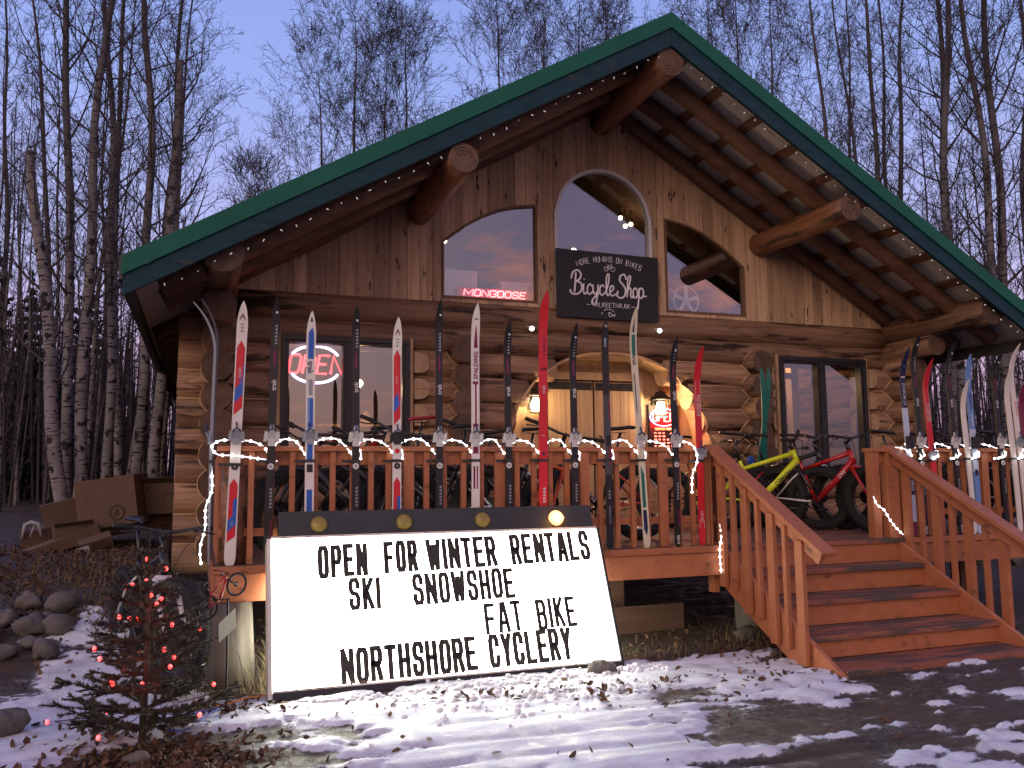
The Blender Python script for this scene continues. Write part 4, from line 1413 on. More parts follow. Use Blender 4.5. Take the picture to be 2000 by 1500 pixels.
def ski(label, x, lean, L, w, curl, bands, bind='white', heel='disc', z0=None, y0=-.088, decals=None, top='white', strapz=None, group='skis strapped along the porch railing', fy=1.0, tilt=.018, rotz=0, tipw=.15, bindz=.92, spare=True):
    """bands: [(z from, z to, material key)] along the ski from the tail; curl: how far the tip bends towards the viewer"""
    zb = DZ + .006 if z0 is None else z0
    t = thing('ski', label, 'ski', (x, y0, zb), group)
    t.rotation_euler = (-tilt, lean, rotz)
    mats = []; mi = {}
    for _, _, kx in bands:
        if kx not in mi: mi[kx] = len(mats); mats.append(K[kx])
    zs = sorted(set([0, .02, .05] + [b_[0] for b_ in bands] + [b_[1] for b_ in bands] + list(np.linspace(.1, L - .42, 12)) + list(L - .42 + .42 * np.linspace(0, 1, 15))))
    zs = [z for z in zs if 0 <= z <= L]

    def wid(z):
        if z < .05: return w * (.62 + .38 * (z / .05) ** .6)
        u = (z - (L - .22)) / .22
        if u > 0: return w * max(.05, (1 - u ** 2.4) ** .75) if u < 1 else w * .05
        return w * (1 - .09 * math.sin(math.pi * z / L))

    def fwd(z):
        u = max(0, (z - (L - .40)) / .40)
        return -curl * u ** 2.3 - .012 * math.sin(math.pi * min(1, z / (L - .3)))
    b = MB()
    vs = []
    for z in zs:
        hw = wid(z) / 2; y = fwd(z); th = .009 + .010 * math.sin(math.pi * min(1, z / L))
        vs += [(-hw, y, z), (hw, y, z), (hw, y + th, z), (-hw, y + th, z)]
    fs = []; ms = []
    def mat_at(z):
        r = 0
        for a, c_, kx in bands:
            if a <= z < c_: r = mi[kx]
        return r
    k = len(zs)
    for i in range(k - 1):
        m_ = mat_at((zs[i] + zs[i + 1]) / 2)
        a = i * 4
        for q in ((0, 1, 5, 4), (1, 2, 6, 5), (2, 3, 7, 6), (3, 0, 4, 7)):
            b.f.append([a + j for j in q]); b.m.append(m_); b.s.append(False)
    b.f.append([3, 2, 1, 0]); b.m.append(mat_at(0)); b.s.append(False)
    b.f.append([(k - 1) * 4 + j for j in range(4)]); b.m.append(mat_at(L)); b.s.append(False)
    b.v = [tuple(v) for v in vs]
    b.build('ski_body', mats, t)
    yat = lambda z: fwd(z) - .0012
    # binding
    if bind:
        zb_ = bindz
        p = MB(); y = fwd(zb_)
        if bind in ('white', 'grey', 'black'):
            if bind == 'white':
                poly = [(-.026, -.065), (.026, -.065), (.026, -.02), (.046, -.028), (.050, .015), (.038, .045), (.018, .062), (.012, .095), (-.012, .095), (-.018, .062), (-.038, .045), (-.050, .015), (-.046, -.028), (-.026, -.02)]
            else:
                poly = [(-.024, -.05), (.024, -.05), (.03, -.02), (.055, -.015), (.058, .02), (.035, .045), (.015, .05), (-.015, .05), (-.035, .045), (-.058, .02), (-.055, -.015), (-.03, -.02)]
            p.prism(poly, (0, y, zb_), (1, 0, 0), (0, 0, 1), .014, 0)
            for sg in (-1, 1):
                p.bar((sg * .046, y - .006, zb_ - .030), (sg * .040, y - .030, zb_ + .040), .007, .026, (1, 0, 0), 0)
            for px, pz in ((-.014, .0), (.014, .0), (0, .016)):
                p.tube([(px, y - .014, zb_ + pz), (px, y - .021, zb_ + pz)], .004, 8, 1)
            up = 1 if heel != 'low' else -1
            p.tube([(-.034, y - .018, zb_ + .028), (-.022, y - .030, zb_ + .052), (0, y - .034, zb_ + .062), (.022, y - .030, zb_ + .052), (.034, y - .018, zb_ + .028)], .006, 6, 1)
            p.tube([(0, y - .030, zb_ + .06), (-.004, y - .018, zb_ + .11)], .0065, 6, 1)
            mt = {'white': K['plate'], 'grey': K['grey'], 'black': K['black']}[bind]
            p.build('binding', [mt, K['navyp']], t)
        elif bind == 'small':
            p.box(-.014, .014, y - .018, y, zb_ - .05, zb_ + .03)
            p.ball((0, y - .022, zb_ - .01), .012, 8, 6)
            p.build('binding', K['black'], t)
        elif bind == 'boxy':
            p.box(-w * .62, w * .62, y - .035, y, zb_ - .07, zb_ + .05); p.box(-w * .8, w * .8, y - .03, y - .01, zb_ - .03, zb_ + .01)
            p.tube([(0, y - .03, zb_ + .05), (0, y - .05, zb_ + .10)], .012, 8)
            p.build('binding', K['black'], t, bevel=.004)
    if heel == 'disc' and bind:
        zh = bindz - .215
        dk = top in ('white', 'cream')
        p = MB(); y = fwd(zh)
        p.tube([(0, y + .001, zh), (0, y - .007, zh)], .024, 18, 0); p.tube([(0, y - .006, zh), (0, y - .010, zh)], .006, 10, 1)
        p.build('heel_plate', [K['black'], K['plate']] if dk else [K['plate'], K['black']], t)
    if decals:
        d = MB(); dm = []; di = {}

        def mk(kx):
            if kx not in di: di[kx] = len(dm); dm.append(K[kx] if kx in K else M[kx])
            return di[kx]
        for e in decals:
            if e[0] == 'poly':
                _, kx, pts = e
                d.add([(px * w, yat(pz) - .0004 * mk(kx), pz) for px, pz in pts], [list(range(len(pts)))], mk(kx))
            elif e[0] == 'text':
                _, kx, txt, z, h, bold = e
                font_mesh(d, txt, h, (h * .5 - .0, yat(z) - .001, z), (0, 0, 1), (-1, 0, 0), mk(kx), bold, shear=.0)
            elif e[0] == 'textd':
                _, kx, txt, z, h, bold = e
                font_mesh(d, txt, h, (-h * .5, yat(z) - .001, z), (0, 0, -1), (1, 0, 0), mk(kx), bold)
            elif e[0] == 'ticks':
                _, kx, z, n_, px = e
                for i in range(n_):
                    a = z + i * .026
                    d.add([(px * w + q * w, yat(a) - .001, a + s_) for q, s_ in ((-.14, 0), (.14, .003), (.14, .017), (.0, .020), (.0, .012), (-.14, .014))], [(0, 1, 2, 3, 4, 5)], mk(kx))
            elif e[0] == 'dot':
                _, kx, z, r_, px = e
                d.add([(px * w + r_ * math.cos(a), yat(z) - .004, z + r_ * math.sin(a)) for a in np.linspace(0, 2 * math.pi, 12, endpoint=False)], [list(range(12))], mk(kx))
        # seen from the front, -y: make faces look outwards
        d.build('lettering_and_graphics', dm, t)
    if strapz is not None:
        s_ = MB(); y = fwd(strapz)
        s_.box(-w * .56, w * .56, y - .004, y - .001, strapz - .011, strapz + .011)
        s_.box(-w * .56 - .07, w * .56 + .0, y + .022, y + .026, strapz - .013, strapz + .009)
        for sg in (-1, 1):
            s_.box(sg * w * .56 - .0015, sg * w * .56 + .0015, y - .004, y + .03, strapz - .011, strapz + .011)
        s_.build('strap', K['base'], t)
    return t


def black_ski(label, x, lean, L, curl, **kw):
    return ski(label, x, lean, L, .062, curl, [(0, 9, 'black')], 'white', 'disc', top='black', strapz=.745,
               decals=[('text', 'plate', 'trak', 1.27, .036, .022), ('ticks', 'grey', 1.62, 6, .12), ('ticks', 'grey', .40, 6, .12), ('poly', 'maroon', [(-.1, 1.47), (.12, 1.44), (.18, 1.52), (.05, 1.60), (-.12, 1.56)]),
                       ('dot', 'plate', L - .12, .010, .1), ('text', 'plate', 'trak', .02, .034, .022), ('poly', 'maroon', [(.2, .16), (.35, .18), (.35, .32), (.1, .30)])], **kw)


def arrows(z, s):
    """red / blue / red arrow band of the white skis; z base, s length"""
    return [('poly', 'red', [(-.36, z), (.36, z + .10 * s), (.36, z + .90 * s), (0, z + s), (-.36, z + .90 * s)]),
            ('poly', 'blue', [(-.36, z + .16 * s), (.36, z + .28 * s), (.36, z + .70 * s), (.02, z + .66 * s), (.02, z + .42 * s), (-.36, z + .34 * s)])]


WH = [(0, 9, 'white')]
ski('leftmost white ski with red and blue arrow bands, standing on the deck corner', .20, .028, 1.93, .080, .05, WH, 'grey', 'disc', strapz=.72, decals=arrows(.16, .46) + arrows(1.08, .56) + [('text', 'plate', 'SLIDER', 1.36, .018, .01), ('text', 'plate', 'CROWN COLOURWAX', .28, .014, .0), ('poly', 'maroon', [(-.25, 1.80), (0, 1.84), (.25, 1.80), (.25, 1.785), (0, 1.82), (-.25, 1.785)]), ('ticks', 'grey', 1.70, 3, .0)])
black_ski('black ski between the leftmost white arrow ski and the blue-striped ski', .46, .016, 1.98, .05)
ski('white ski with a bright blue stripe and lettering in front of the left window', .755, -.002, 1.88, .072, .06, WH, 'grey', None, strapz=.745, decals=[('poly', 'blue', [(-.28, .36), (.28, .36), (.28, .88), (-.28, .88)]), ('poly', 'blue', [(-.28, 1.0), (.28, 1.0), (.28, 1.22), (-.28, 1.22)]), ('poly', 'mid', [(-.28, 1.22), (-.05, 1.22), (-.05, .9), (-.28, .9)]), ('textd', 'navy', 'trak', 1.50, .042, .024), ('poly', 'grey', [(-.2, 1.24), (.2, 1.24), (.2, 1.36), (-.2, 1.36)]), ('poly', 'blue', [(-.28, 1.52), (.28, 1.52), (.28, 1.72), (.1, 1.76), (-.28, 1.72)]), ('poly', 'navy', [(-.15, 1.80), (.15, 1.80), (0, 1.84)]), ('text', 'navy', 'S', .24, .035, .012), ('poly', 'black', [(-.3, .66), (.3, .66), (.3, .72), (-.3, .72)])])
black_ski('black ski in front of the right pane of the left window', 1.10, -.004, 1.95, .055)
ski('white ski with red-blue arrows and a black binding, second such ski from the left', 1.415, .002, 1.87, .074, .06, WH, 'black', 'disc', strapz=.745, decals=arrows(.16, .46) + arrows(1.02, .60) + [('dot', 'red', .82, .020, 0), ('text', 'plate', 'SLIDER', 1.34, .016, .01), ('poly', 'maroon', [(-.25, 1.74), (0, 1.78), (.25, 1.74), (.25, 1.725), (0, 1.76), (-.25, 1.725)]), ('ticks', 'grey', 1.64, 3, 0)])
black_ski('black ski right of the left window, just left of the white and maroon ski', 1.755, .002, 2.03, .07)
ski('white ski with maroon stripes and tall lettering below the pink neon word', 2.05, .009, 2.02, .070, .075, WH, 'white', None, strapz=.745, top='white', decals=[('poly', 'maroon', [(-.30, .0), (-.06, .0), (-.06, .70), (-.30, .70)]), ('poly', 'maroon', [(.10, .0), (.26, .0), (.26, .70), (.10, .70)]), ('poly', 'maroon', [(-.32, .80), (.30, .80), (.30, 1.04), (-.32, 1.04)]), ('poly', 'maroon', [(-.08, 1.04), (.12, 1.04), (.12, 1.38), (-.08, 1.38)]), ('text', 'maroon', 'SPALDING', 1.40, .036, .02), ('poly', 'maroon', [(-.34, 1.36), (.30, 1.36), (.30, 1.385), (-.34, 1.385)]), ('poly', 'maroon', [(-.20, 1.66), (.28, 1.66), (.06, 1.84), (-.02, 1.84)]), ('poly', 'dkgrey', [(-.2, 1.89), (.2, 1.89), (.2, 1.90), (-.2, 1.90)])])
black_ski('black ski between the white and maroon ski and the plain red ski', 2.335, .004, 1.90, .085)
ski('tall plain red ski with its tip beside the blackboard sign', 2.625, .022, 2.16, .078, .10, [(0, 9, 'red')], None, None, strapz=.745, decals=[('ticks', 'maroon', 1.62, 6, .1), ('text', 'plate', 'trak', 1.30, .030, .012), ('text', 'black', 'S', 1.49, .05, .02), ('dot', 'navy', .80, .013, .0), ('ticks', 'pale', .40, 5, .1), ('text', 'plate', '?', .94, .035, .0)])
black_ski('black ski in front of the left plank door, right of the plain red ski', 2.92, .008, 1.90, .11)
ski('dark grey ski with a maroon fleck fade in the middle of the doors', 3.235, .004, 1.97, .062, .03, [(0, .62, 'black'), (.62, 1.30, 'dkgrey'), (1.30, 9, 'black')], 'small', None, top='black', strapz=.745, decals=[('poly', 'maroon', [(.05, .70), (.42, .70), (.42, 1.25), (.2, 1.28)]), ('textd', 'pale', 'alpina', 1.80, .026, .008), ('textd', 'grey', 'APPROACH', .36, .020, .004), ('ticks', 'grey', .42, 3, .0), ('dot', 'grey', 1.90, .014, 0)])
ski('cream ski with green and black stripes leaning left over the right door', 3.585, -.040, 2.07, .064, .12, [(0, 9, 'cream')], 'white', None, top='cream', strapz=.745, decals=[('poly', 'green', [(-.30, .34), (.18, .34), (.18, .62), (-.30, .70)]), ('poly', 'navy', [(-.34, .16), (.0, .10), (.24, .16), (.2, .32), (-.34, .32)]), ('poly', 'green', [(-.30, 1.66), (.20, 1.66), (.20, 1.84), (-.30, 1.84)]), ('poly', 'dkgrey', [(-.3, 1.15), (-.16, 1.15), (-.16, 1.5), (-.3, 1.5)]), ('textd', 'black', 'trak', 1.66, .040, .016), ('poly', 'navy', [(-.22, 1.86), (.08, 1.86), (-.1, 1.98)])])
black_ski('black ski in front of the red hours sign', 3.885, .010, 1.83, .10)
ski('short red ski with white lettering at the top of the stairs, left side', 4.13, .010, 1.75, .064, .125, [(0, 9, 'red')], 'grey', None, top='red', strapz=.735, bindz=.80, decals=[('text', 'plate', 'EDSBYN', 1.13, .038, .006), ('text', 'plate', 'EDSBYN CS 151', .20, .026, .004), ('poly', 'white', [(-.40, .15), (-.36, .15), (-.36, 1.45), (-.40, 1.45)]), ('poly', 'white', [(.36, .15), (.40, .15), (.40, 1.45), (.36, 1.45)])])
# right of the stairs
ski('navy and pale blue ski at the right stair post, leaning left', 6.52, -.012, 1.84, .064, .13, [(0, .14, 'maroon'), (.14, .40, 'pale'), (.40, .76, 'navy'), (.76, 1.25, 'pale'), (1.25, 9, 'navy')], 'boxy', None, top='pale', strapz=.75, decals=[('text', 'plate', 'ST.MORITZ', 1.28, .032, .006), ('text', 'plate', 't', 1.66, .04, .02), ('text', 'plate', 'trak', .44, .046, .02), ('poly', 'plate', [(-.4, 1.55), (.4, 1.55), (.4, 1.565), (-.4, 1.565)])])
black_ski('black ski just right of the navy and pale blue ski', 6.66, .0, 2.00, .13)
ski('red ski with white lettering below the corner log end, right of the stairs', 6.83, -.030, 1.74, .066, .14, [(0, 9, 'red')], 'grey', None, top='red', strapz=.735, bindz=.78, decals=[('text', 'plate', 'EDSBYN', 1.12, .036, .006), ('poly', 'white', [(-.40, .15), (-.36, .15), (-.36, 1.45), (-.40, 1.45)]), ('poly', 'white', [(.36, .15), (.40, .15), (.40, 1.45), (.36, 1.45)])])
black_ski('black ski between the red lettered ski and the small white ski', 7.12, -.012, 1.93, .14)
ski('small plain white ski in front of the pale and mid blue ski', 7.29, -.02, 1.55, .058, .11, WH, None, None, strapz=.75)
ski('pale and mid blue ski in front of a birch trunk', 7.36, .004, 1.82, .072, .06, [(0, .25, 'pale'), (.25, .62, 'mid'), (.62, 1.05, 'pale'), (1.05, 9, 'mid')], 'boxy', None, top='pale', strapz=.75, decals=[('text', 'navy', 'NORDIC', 1.25, .034, .012), ('poly', 'plate', [(-.1, 1.08), (.12, 1.08), (.12, 1.20), (-.1, 1.20)]), ('poly', 'black', [(-.3, .58), (.3, .58), (.3, .64), (-.3, .64)])])
black_ski('black ski right of the pale and mid blue ski', 7.74, -.012, 1.86, .15)
ski('shorter all-white ski behind the tall white ski at the right edge', 7.90, -.02, 1.70, .064, .10, WH, None, None, strapz=.75, y0=-.10)
ski('tall white ski with small red lettering at the right edge of the photo', 8.02, -.03, 1.94, .062, .15, WH, 'grey', None, top='white', strapz=.75, decals=[('ticks', 'red', 1.2, 6, .1)])
ski('dark red ski half hidden at the far right edge of the rail', 8.10, -.02, 1.60, .06, .12, [(0, 9, 'maroon')], 'grey', None, strapz=.75)
# edge-on pair on the left end of the deck
ski('grey ski seen edge-on at the left end of the deck, tip curling left', .055, .022, 1.92, .062, .16, [(0, 9, 'grey')], 'grey', None, y0=.05, rotz=-1.5, strapz=.745, tilt=.0)
ski('thin dark ski seen edge-on behind the grey ski on the left end of the deck', .075, .03, 2.02, .055, .13, [(0, 9, 'dkgrey')], None, None, y0=.42, rotz=-1.5, tilt=.0)
# green pair leaning on the wall
for x, ln, lb_ in ((6.335, .085, 'green ski of a crossed pair leaning on the log wall, left foot'), (6.53, -.075, 'green ski of the same pair on the log wall, right foot')):
    ski(lb_, x, ln, 1.93, .070, -.06, [(0, 9, 'green')], None, None, y0=2.28, tilt=-.155, group='green skis leaning on the log wall', decals=[('poly', 'grey', [(-.12, .2), (.12, .2), (.12, 1.7), (-.12, 1.7)])])
t = thing('ski_tie', 'blue tie with a white tag round the green ski pair', 'tie', (6.38, 2.34, 1.62))
b = MB(); b.ball((0, -.03, 0), .055, 10, 7, 0, (1, .7, 1.1)); b.build('blue_strap', pm('blue_nylon', (.02, .08, .42), None, .6), t)
b = MB(); b.box(-.025, .025, -.085, -.08, -.15, -.03); b.build('tag_card', M['paper'], t)

# ---------------------------------------------------------------- bicycles


def bike_mats(col, col2):
    return K[col] if col in K else M[col], K[col2] if col2 in K else M[col2]


M['yellow'] = pm('bike_yellow_paint', (.62, .72, .01), None, .3, spec=.6)
M['redbike'] = pm('bike_red_paint', (.40, .014, .018), None, .25, spec=.6)
M['orange'] = pm('bike_orange_paint', (.62, .09, .03), None, .3, spec=.6)
M['blackbike'] = pm('bike_black_paint', (.014, .014, .016), None, .3, spec=.6)
M['whitebike'] = pm('bike_white_paint', (.60, .61, .63), None, .3, spec=.6)
M['tyre'] = pm('knobby_tyre', (.010, .010, .011), (.02, .02, .02), .85, (1, 1, 1), 60, 2, .004)
M['darkmetal'] = pm('dark_anodised_metal', (.04, .04, .042), None, .35, metal=.7)
M['redsaddle'] = pm('red_saddle_vinyl', (.30, .02, .035), None, .4)


def wheel(root, c, ax, R_, tr, rimm, steer=None):
    def fin(mb):
        if steer: mb.xf(steer)
        return mb
    b = MB(); b.torus(c, ax, R_ - tr, tr, 40, 10, 0)
    # tread knobs
    axv = Vector(ax).normalized(); e1 = Vector((1, 0, 0)) if abs(axv.x) < .5 else Vector((0, 1, 0)); e2 = axv.cross(e1)
    for i in range(46):
        a = 2 * math.pi * i / 46
        d = e1 * math.cos(a) + e2 * math.sin(a)
        for off, rr in ((0, tr), (.75, tr * .72)):
            for sg in ((-1, 1) if off else (1,)):
                p = Vector(c) + d * (R_ - tr + rr) + axv * (sg * off * tr)
                tg = axv.cross(d)
                b.bar(p - axv * tr * .22 - tg * .0, p + axv * tr * .22, .018, .010, d)
    w = fin(b).build('wheel', M['tyre'], root)
    b = MB(); b.torus(c, ax, R_ - tr * 2.0, .014, 40, 6, 0, max(.8, tr * 22))
    fin(b).build('rim', rimm, w)
    b = MB()
    for i in range(16):
        a = 2 * math.pi * i / 16; d = e1 * math.cos(a) + e2 * math.sin(a)
        b.tube([Vector(c) + axv * (.03 if i % 2 else -.03), Vector(c) + d * (R_ - tr * 2)], .0016, 4, 0, caps=False)
    b.tube([Vector(c) - axv * .055, Vector(c) + axv * .055], .022, 10)
    b.tube([Vector(c) + axv * .034, Vector(c) + axv * .037], .08, 20)
    fin(b).build('spokes', M['darkmetal'], w)
    return w


def bicycle(label, loc, head, main, accent, tr=.052, steer=0.0, lean=0.0, text=None, saddle='black', rim='blackbike', group='bicycles parked on the porch deck', scale=1.0, bars=.37, fork=None, seat_up=0.0):
    root = thing('bicycle', label, 'bicycle', loc, group)
    root.rotation_euler = (lean, 0, head)
    root.scale = (scale,) * 3
    mm = M[main]; ma = M[accent]; mf = M[fork or 'blackbike']
    R_ = .36
    ra = Vector((-.45, 0, R_)); fa = Vector((.68, 0, R_)); bb = Vector((0, 0, .32))
    hb = Vector((.46, 0, .745)); ht = Vector((.415, 0, .87)); stp = Vector((-.16, 0, .72)); sad = Vector((-.25, 0, 1.06 + seat_up))
    axs = (ht - hb).normalized()
    ST = Matrix.Translation(hb) @ Matrix.Rotation(steer, 4, axs) @ Matrix.Translation(-hb)
    b = MB()
    b.tube([hb - axs * .015, ht + axs * .015], .029, 12, 0)
    b.tube([hb + axs * .03, hb.lerp(bb, .5), bb], [.034, .036, .032], 12, 0)
    b.tube([ht - axs * .02, stp + Vector((.02, 0, -.04))], [.028, .020], 10, 0)
    b.tube([bb, stp, stp + Vector((-.015, 0, .05))], .020, 10, 0)
    for sg in (-1, 1):
        o = Vector((0, sg * (tr + .022), 0))
        b.tube([bb + Vector((-.03, sg * .03, 0)), bb.lerp(ra, .35) + o, ra + o], .012, 8, 1)
        b.tube([stp + Vector((0, sg * .018, -.06)), stp.lerp(ra, .3) + o * .9 + Vector((0, 0, -.04)), ra + o], .010, 8, 1)
    fr = b.build('frame', [mm, ma], root)
    if text:
        d = (bb - hb).normalized(); up = Vector((0, 1, 0)).cross(d)
        L_ = MB()
        for sg in (-1, 1):
            mid = hb.lerp(bb, .2 if sg < 0 else .85)
            dd = d if sg < 0 else -d
            n = Vector((0, sg, 0))
            font_mesh(L_, text[0], .044, mid + n * .0365 - (n.cross(dd)) * -.0 - n.cross(dd) * .02, dd, n.cross(dd), 0, .012)
        L_.build('lettering', M[text[1]], fr)
    wheel(root, tuple(ra), (0, 1, 0), R_, tr, M[rim])
    wheel(root, tuple(fa), (0, 1, 0), R_, tr, M[rim], ST)
    b = MB()
    cr = hb - axs * .05
    b.tube([cr + Vector((0, -tr - .02, 0)), cr + Vector((0, tr + .02, 0))], .022, 8)
    for sg in (-1, 1):
        o = Vector((0, sg * (tr + .024), 0))
        b.tube([cr + o, cr.lerp(fa, .6) + o + Vector((-.006, 0, 0)), fa + o], [.020, .017, .012], 8)
    b.xf(ST).build('fork', mf, root)
    b = MB()
    sb = ht + axs * .10; sf = sb + Vector((.065, 0, .05))
    b.tube([ht, sb + axs * .02], .02, 10); b.tube([sb, sf], .02, 8)
    pts = [sf + Vector((-.055, -bars, .035)), sf + Vector((-.02, -bars * .5, .022)), sf + Vector((0, -.06, 0)), sf + Vector((0, .06, 0)), sf + Vector((-.02, bars * .5, .022)), sf + Vector((-.055, bars, .035))]
    b.tube(pts, .013, 8)
    hbr = b.xf(ST).build('handlebar', M['blackbike'], root)
    for sg in (-1, 1):
        g = MB()
        p0 = sf + Vector((-.055, sg * bars, .035)); p1 = sf + Vector((-.035, sg * bars * .67, .028))
        g.tube([p0, p1], .018, 10)
        g.xf(ST).build('grip', M['rubber'], hbr)
        l = MB(); q = sf + Vector((-.03, sg * bars * .60, .024))
        l.ball(tuple(q + Vector((.015, 0, -.004))), .02, 8, 6)
        l.tube([q + Vector((.02, 0, -.006)), q + Vector((.07, sg * .05, -.02)), q + Vector((.055, sg * .13, -.03))], [.007, .006, .005], 6)
        l.xf(ST).build('brake_lever', M['darkmetal'], hbr)
        c = MB()
        c.tube(smooth_curve([q + Vector((.02, 0, 0)), q + Vector((.14, -sg * .05, -.02)), q + Vector((.12, -sg * .14, -.14)), cr + Vector((.03, sg * .02, .04))], 5), .0035, 5)
        c.xf(ST).build('cable', M['black'], hbr)
    b = MB(); b.tube([stp + Vector((-.012, 0, .03)), sad + Vector((0, 0, -.03))], .0145, 10)
    b.bar(sad + Vector((-.07, -.018, -.028)), sad + Vector((.09, -.014, -.03)), .006, .006); b.bar(sad + Vector((-.07, .018, -.028)), sad + Vector((.09, .014, -.03)), .006, .006)
    b.build('seat_post', M['blackbike'], root)
    b = MB(); rows_ = []
    vs = []; fs = []
    prof = ((-.14, .068, .022), (-.10, .072, .026), (-.04, .056, .016), (.03, .030, .010), (.10, .020, .006), (.135, .010, -.004))
    for xx, hw, zz in prof:
        for j in range(8):
            a = 2 * math.pi * j / 8
            vs.append((sad.x + xx, hw * math.cos(a), sad.z + zz + .018 * math.sin(a)))
    for i in range(len(prof) - 1):
        for j in range(8):
            fs.append((i * 8 + j, i * 8 + (j + 1) % 8, (i + 1) * 8 + (j + 1) % 8, (i + 1) * 8 + j))
    fs.append(list(range(8))[::-1]); fs.append([(len(prof) - 1) * 8 + j for j in range(8)])
    b.add(vs, fs, 0, True)
    b.build('saddle', M['redsaddle'] if saddle == 'red' else M['black'], root)
    b = MB()
    b.torus(tuple(bb + Vector((0, -.05, 0))), (0, 1, 0), .075, .006, 28, 5)
    b.tube([bb + Vector((0, -.075, 0)), bb + Vector((0, .075, 0))], .02, 10)
    ca = Vector((math.cos(-.5), 0, math.sin(-.5)))
    b.bar(bb + Vector((0, -.07, 0)), bb + Vector((0, -.075, 0)) + ca * .17, .026, .012, (0, 1, 0)); b.bar(bb + Vector((0, .07, 0)), bb + Vector((0, .075, 0)) - ca * .17, .026, .012, (0, 1, 0))
    for sg in (-1, 1):
        b.tube([bb + Vector((0, -.05, sg * .075)), ra + Vector((0, -.045, sg * .045))], .0045, 5)
    b.tube([ra + Vector((0, -.047, 0)), ra + Vector((0, -.040, 0))], .05, 18)
    b.bar(ra + Vector((.0, -.05, -.02)), ra + Vector((.03, -.05, -.12)), .018, .018)
    cs = b.build('crankset', M['darkmetal'], root)
    for sg in (-1, 1):
        p = MB(); q = bb + Vector((0, sg * -.13, 0)) + ca * (.17 * sg)
        p.box(q.x - .045, q.x + .045, q.y - .045, q.y + .045, q.z - .010, q.z + .010)
        p.build('pedal', M['black'], cs)
    return root


BD = DZ + .002
bicycle('black fat bike behind the rail, seen through the balusters at the left', (1.32, 1.95, BD), math.pi - .1, 'blackbike', 'blackbike', steer=.9)
bicycle('black bike with a red saddle behind the rail, right of the left window', (1.75, 1.45, BD), math.pi + .05, 'blackbike', 'blackbike', saddle='red', steer=.5, rim='whitebike', seat_up=.12)
bicycle('black bike crowding the rail between the white arrow ski and the maroon-striped ski', (1.95, .60, BD), math.pi + .12, 'blackbike', 'whitebike', steer=1.0)
bicycle('black and orange fat bike with wide handlebars in front of the plank doors', (3.55, .75, BD), math.pi + .12, 'blackbike', 'orange', steer=1.05, text=('FRAMED', 'whitebike'), fork='orange', rim='whitebike', bars=.40)
bicycle('black bike deep behind the rail below the left lantern', (2.55, 1.75, BD), math.pi - .2, 'blackbike', 'redbike', steer=.2)
bicycle('black bike squeezed between the maroon-striped ski and the red ski, behind the rail', (2.75, .95, BD), math.pi + .3, 'blackbike', 'whitebike', steer=.9)
bicycle('black bike against the left end railing, handlebar over the rail', (1.30, 1.0, BD), math.pi + .08, 'blackbike', 'whitebike', steer=.7)
bicycle('yellow fat bike with black lettering at the head of the stairs', (5.83, 1.45, BD), -.40, 'yellow', 'yellow', steer=-.55, text=('FRAMED', 'black'), scale=1.0)
bicycle('red and white fat bike with its front tyre against the right stair post', (6.34, 1.10, BD), -1.18, 'redbike', 'whitebike', steer=-.15, text=('FAT', 'whitebike'), fork='redbike', scale=.98)
bicycle('black and white bike between the yellow bike and the red bike', (6.22, 1.55, BD), -.72, 'blackbike', 'redbike', steer=-.2, text=('TRAIL', 'whitebike'), fork='whitebike')
bicycle('black bike at the back left of the stair-head group, below the green skis', (5.55, 2.1, BD), -.35, 'blackbike', 'blackbike', steer=.2)
bicycle('black bike behind the right rail, nearest the stairs', (7.35, .8, BD), -.35, 'blackbike', 'blackbike', steer=-.3, rim='whitebike')
bicycle('black and red bike behind the right rail near the cabin corner', (8.3, 1.25, BD), -.30, 'blackbike', 'redbike', steer=.3)
bicycle('black bike farthest right behind the rail', (8.5, .55, BD), -.25, 'blackbike', 'whitebike', steer=-.2)
bicycle('black and white bike standing in the leaves behind the little spruce', (-.37, .27, gz(-.4, .3) - .01), -1.25, 'blackbike', 'whitebike', steer=.25, rim='blackbike', group=None, text=('TRAIL', 'whitebike'), fork='whitebike')

# miniature bike on a garden stake
mk = bicycle('little red ornamental bicycle on a garden stake by the log post', (.150, -.95, .66), 0.35, 'redbike', 'redbike', tr=.03, group=None, scale=.205)
mk.rotation_euler = (0.1, -.55, .55)
mk['category'] = 'ornament'
mk.name = 'garden_bicycle'
stk = thing('garden_stake', 'thin black stake holding a pale green tag under the toy bicycle', 'stake', (.175, -.93, 0))
b = MB(); b.tube([(0, 0, -.05), (.0, .004, .35), (-.005, .01, .70)], .0065, 8); b.tube([(0, 0, .0), (0, 0, .035)], [.035, .01], 10)
b.build('rod', M['iron'], stk)
b = MB(); b.prism([(-.055, .565), (.042, .655), (.048, .54), (-.05, .45)], (0, -.012, 0), (1, 0, 0), (0, 0, 1), .002)
b.build('tag_card', pm('pale_green_card', (.62, .80, .56), None, .6), stk)

# ---------------------------------------------------------------- rope lights


def rope(label, pts, n=6, dens=.055, r=.006):
    t = thing('rope_light', label, 'rope light', pts[0])
    p2 = smooth_curve(pts, n)
    b = MB(); b.tube(p2, r, 6); acc = 0
    for a, c in zip(p2[:-1], p2[1:]):
        acc += (c - a).length
        if acc >= dens:
            acc = 0; b.ball(tuple(c), r * 1.75, 7, 5, 1)
    b.build('lit_tube', [M['ropebody'], M['led']], t, True)
    return t


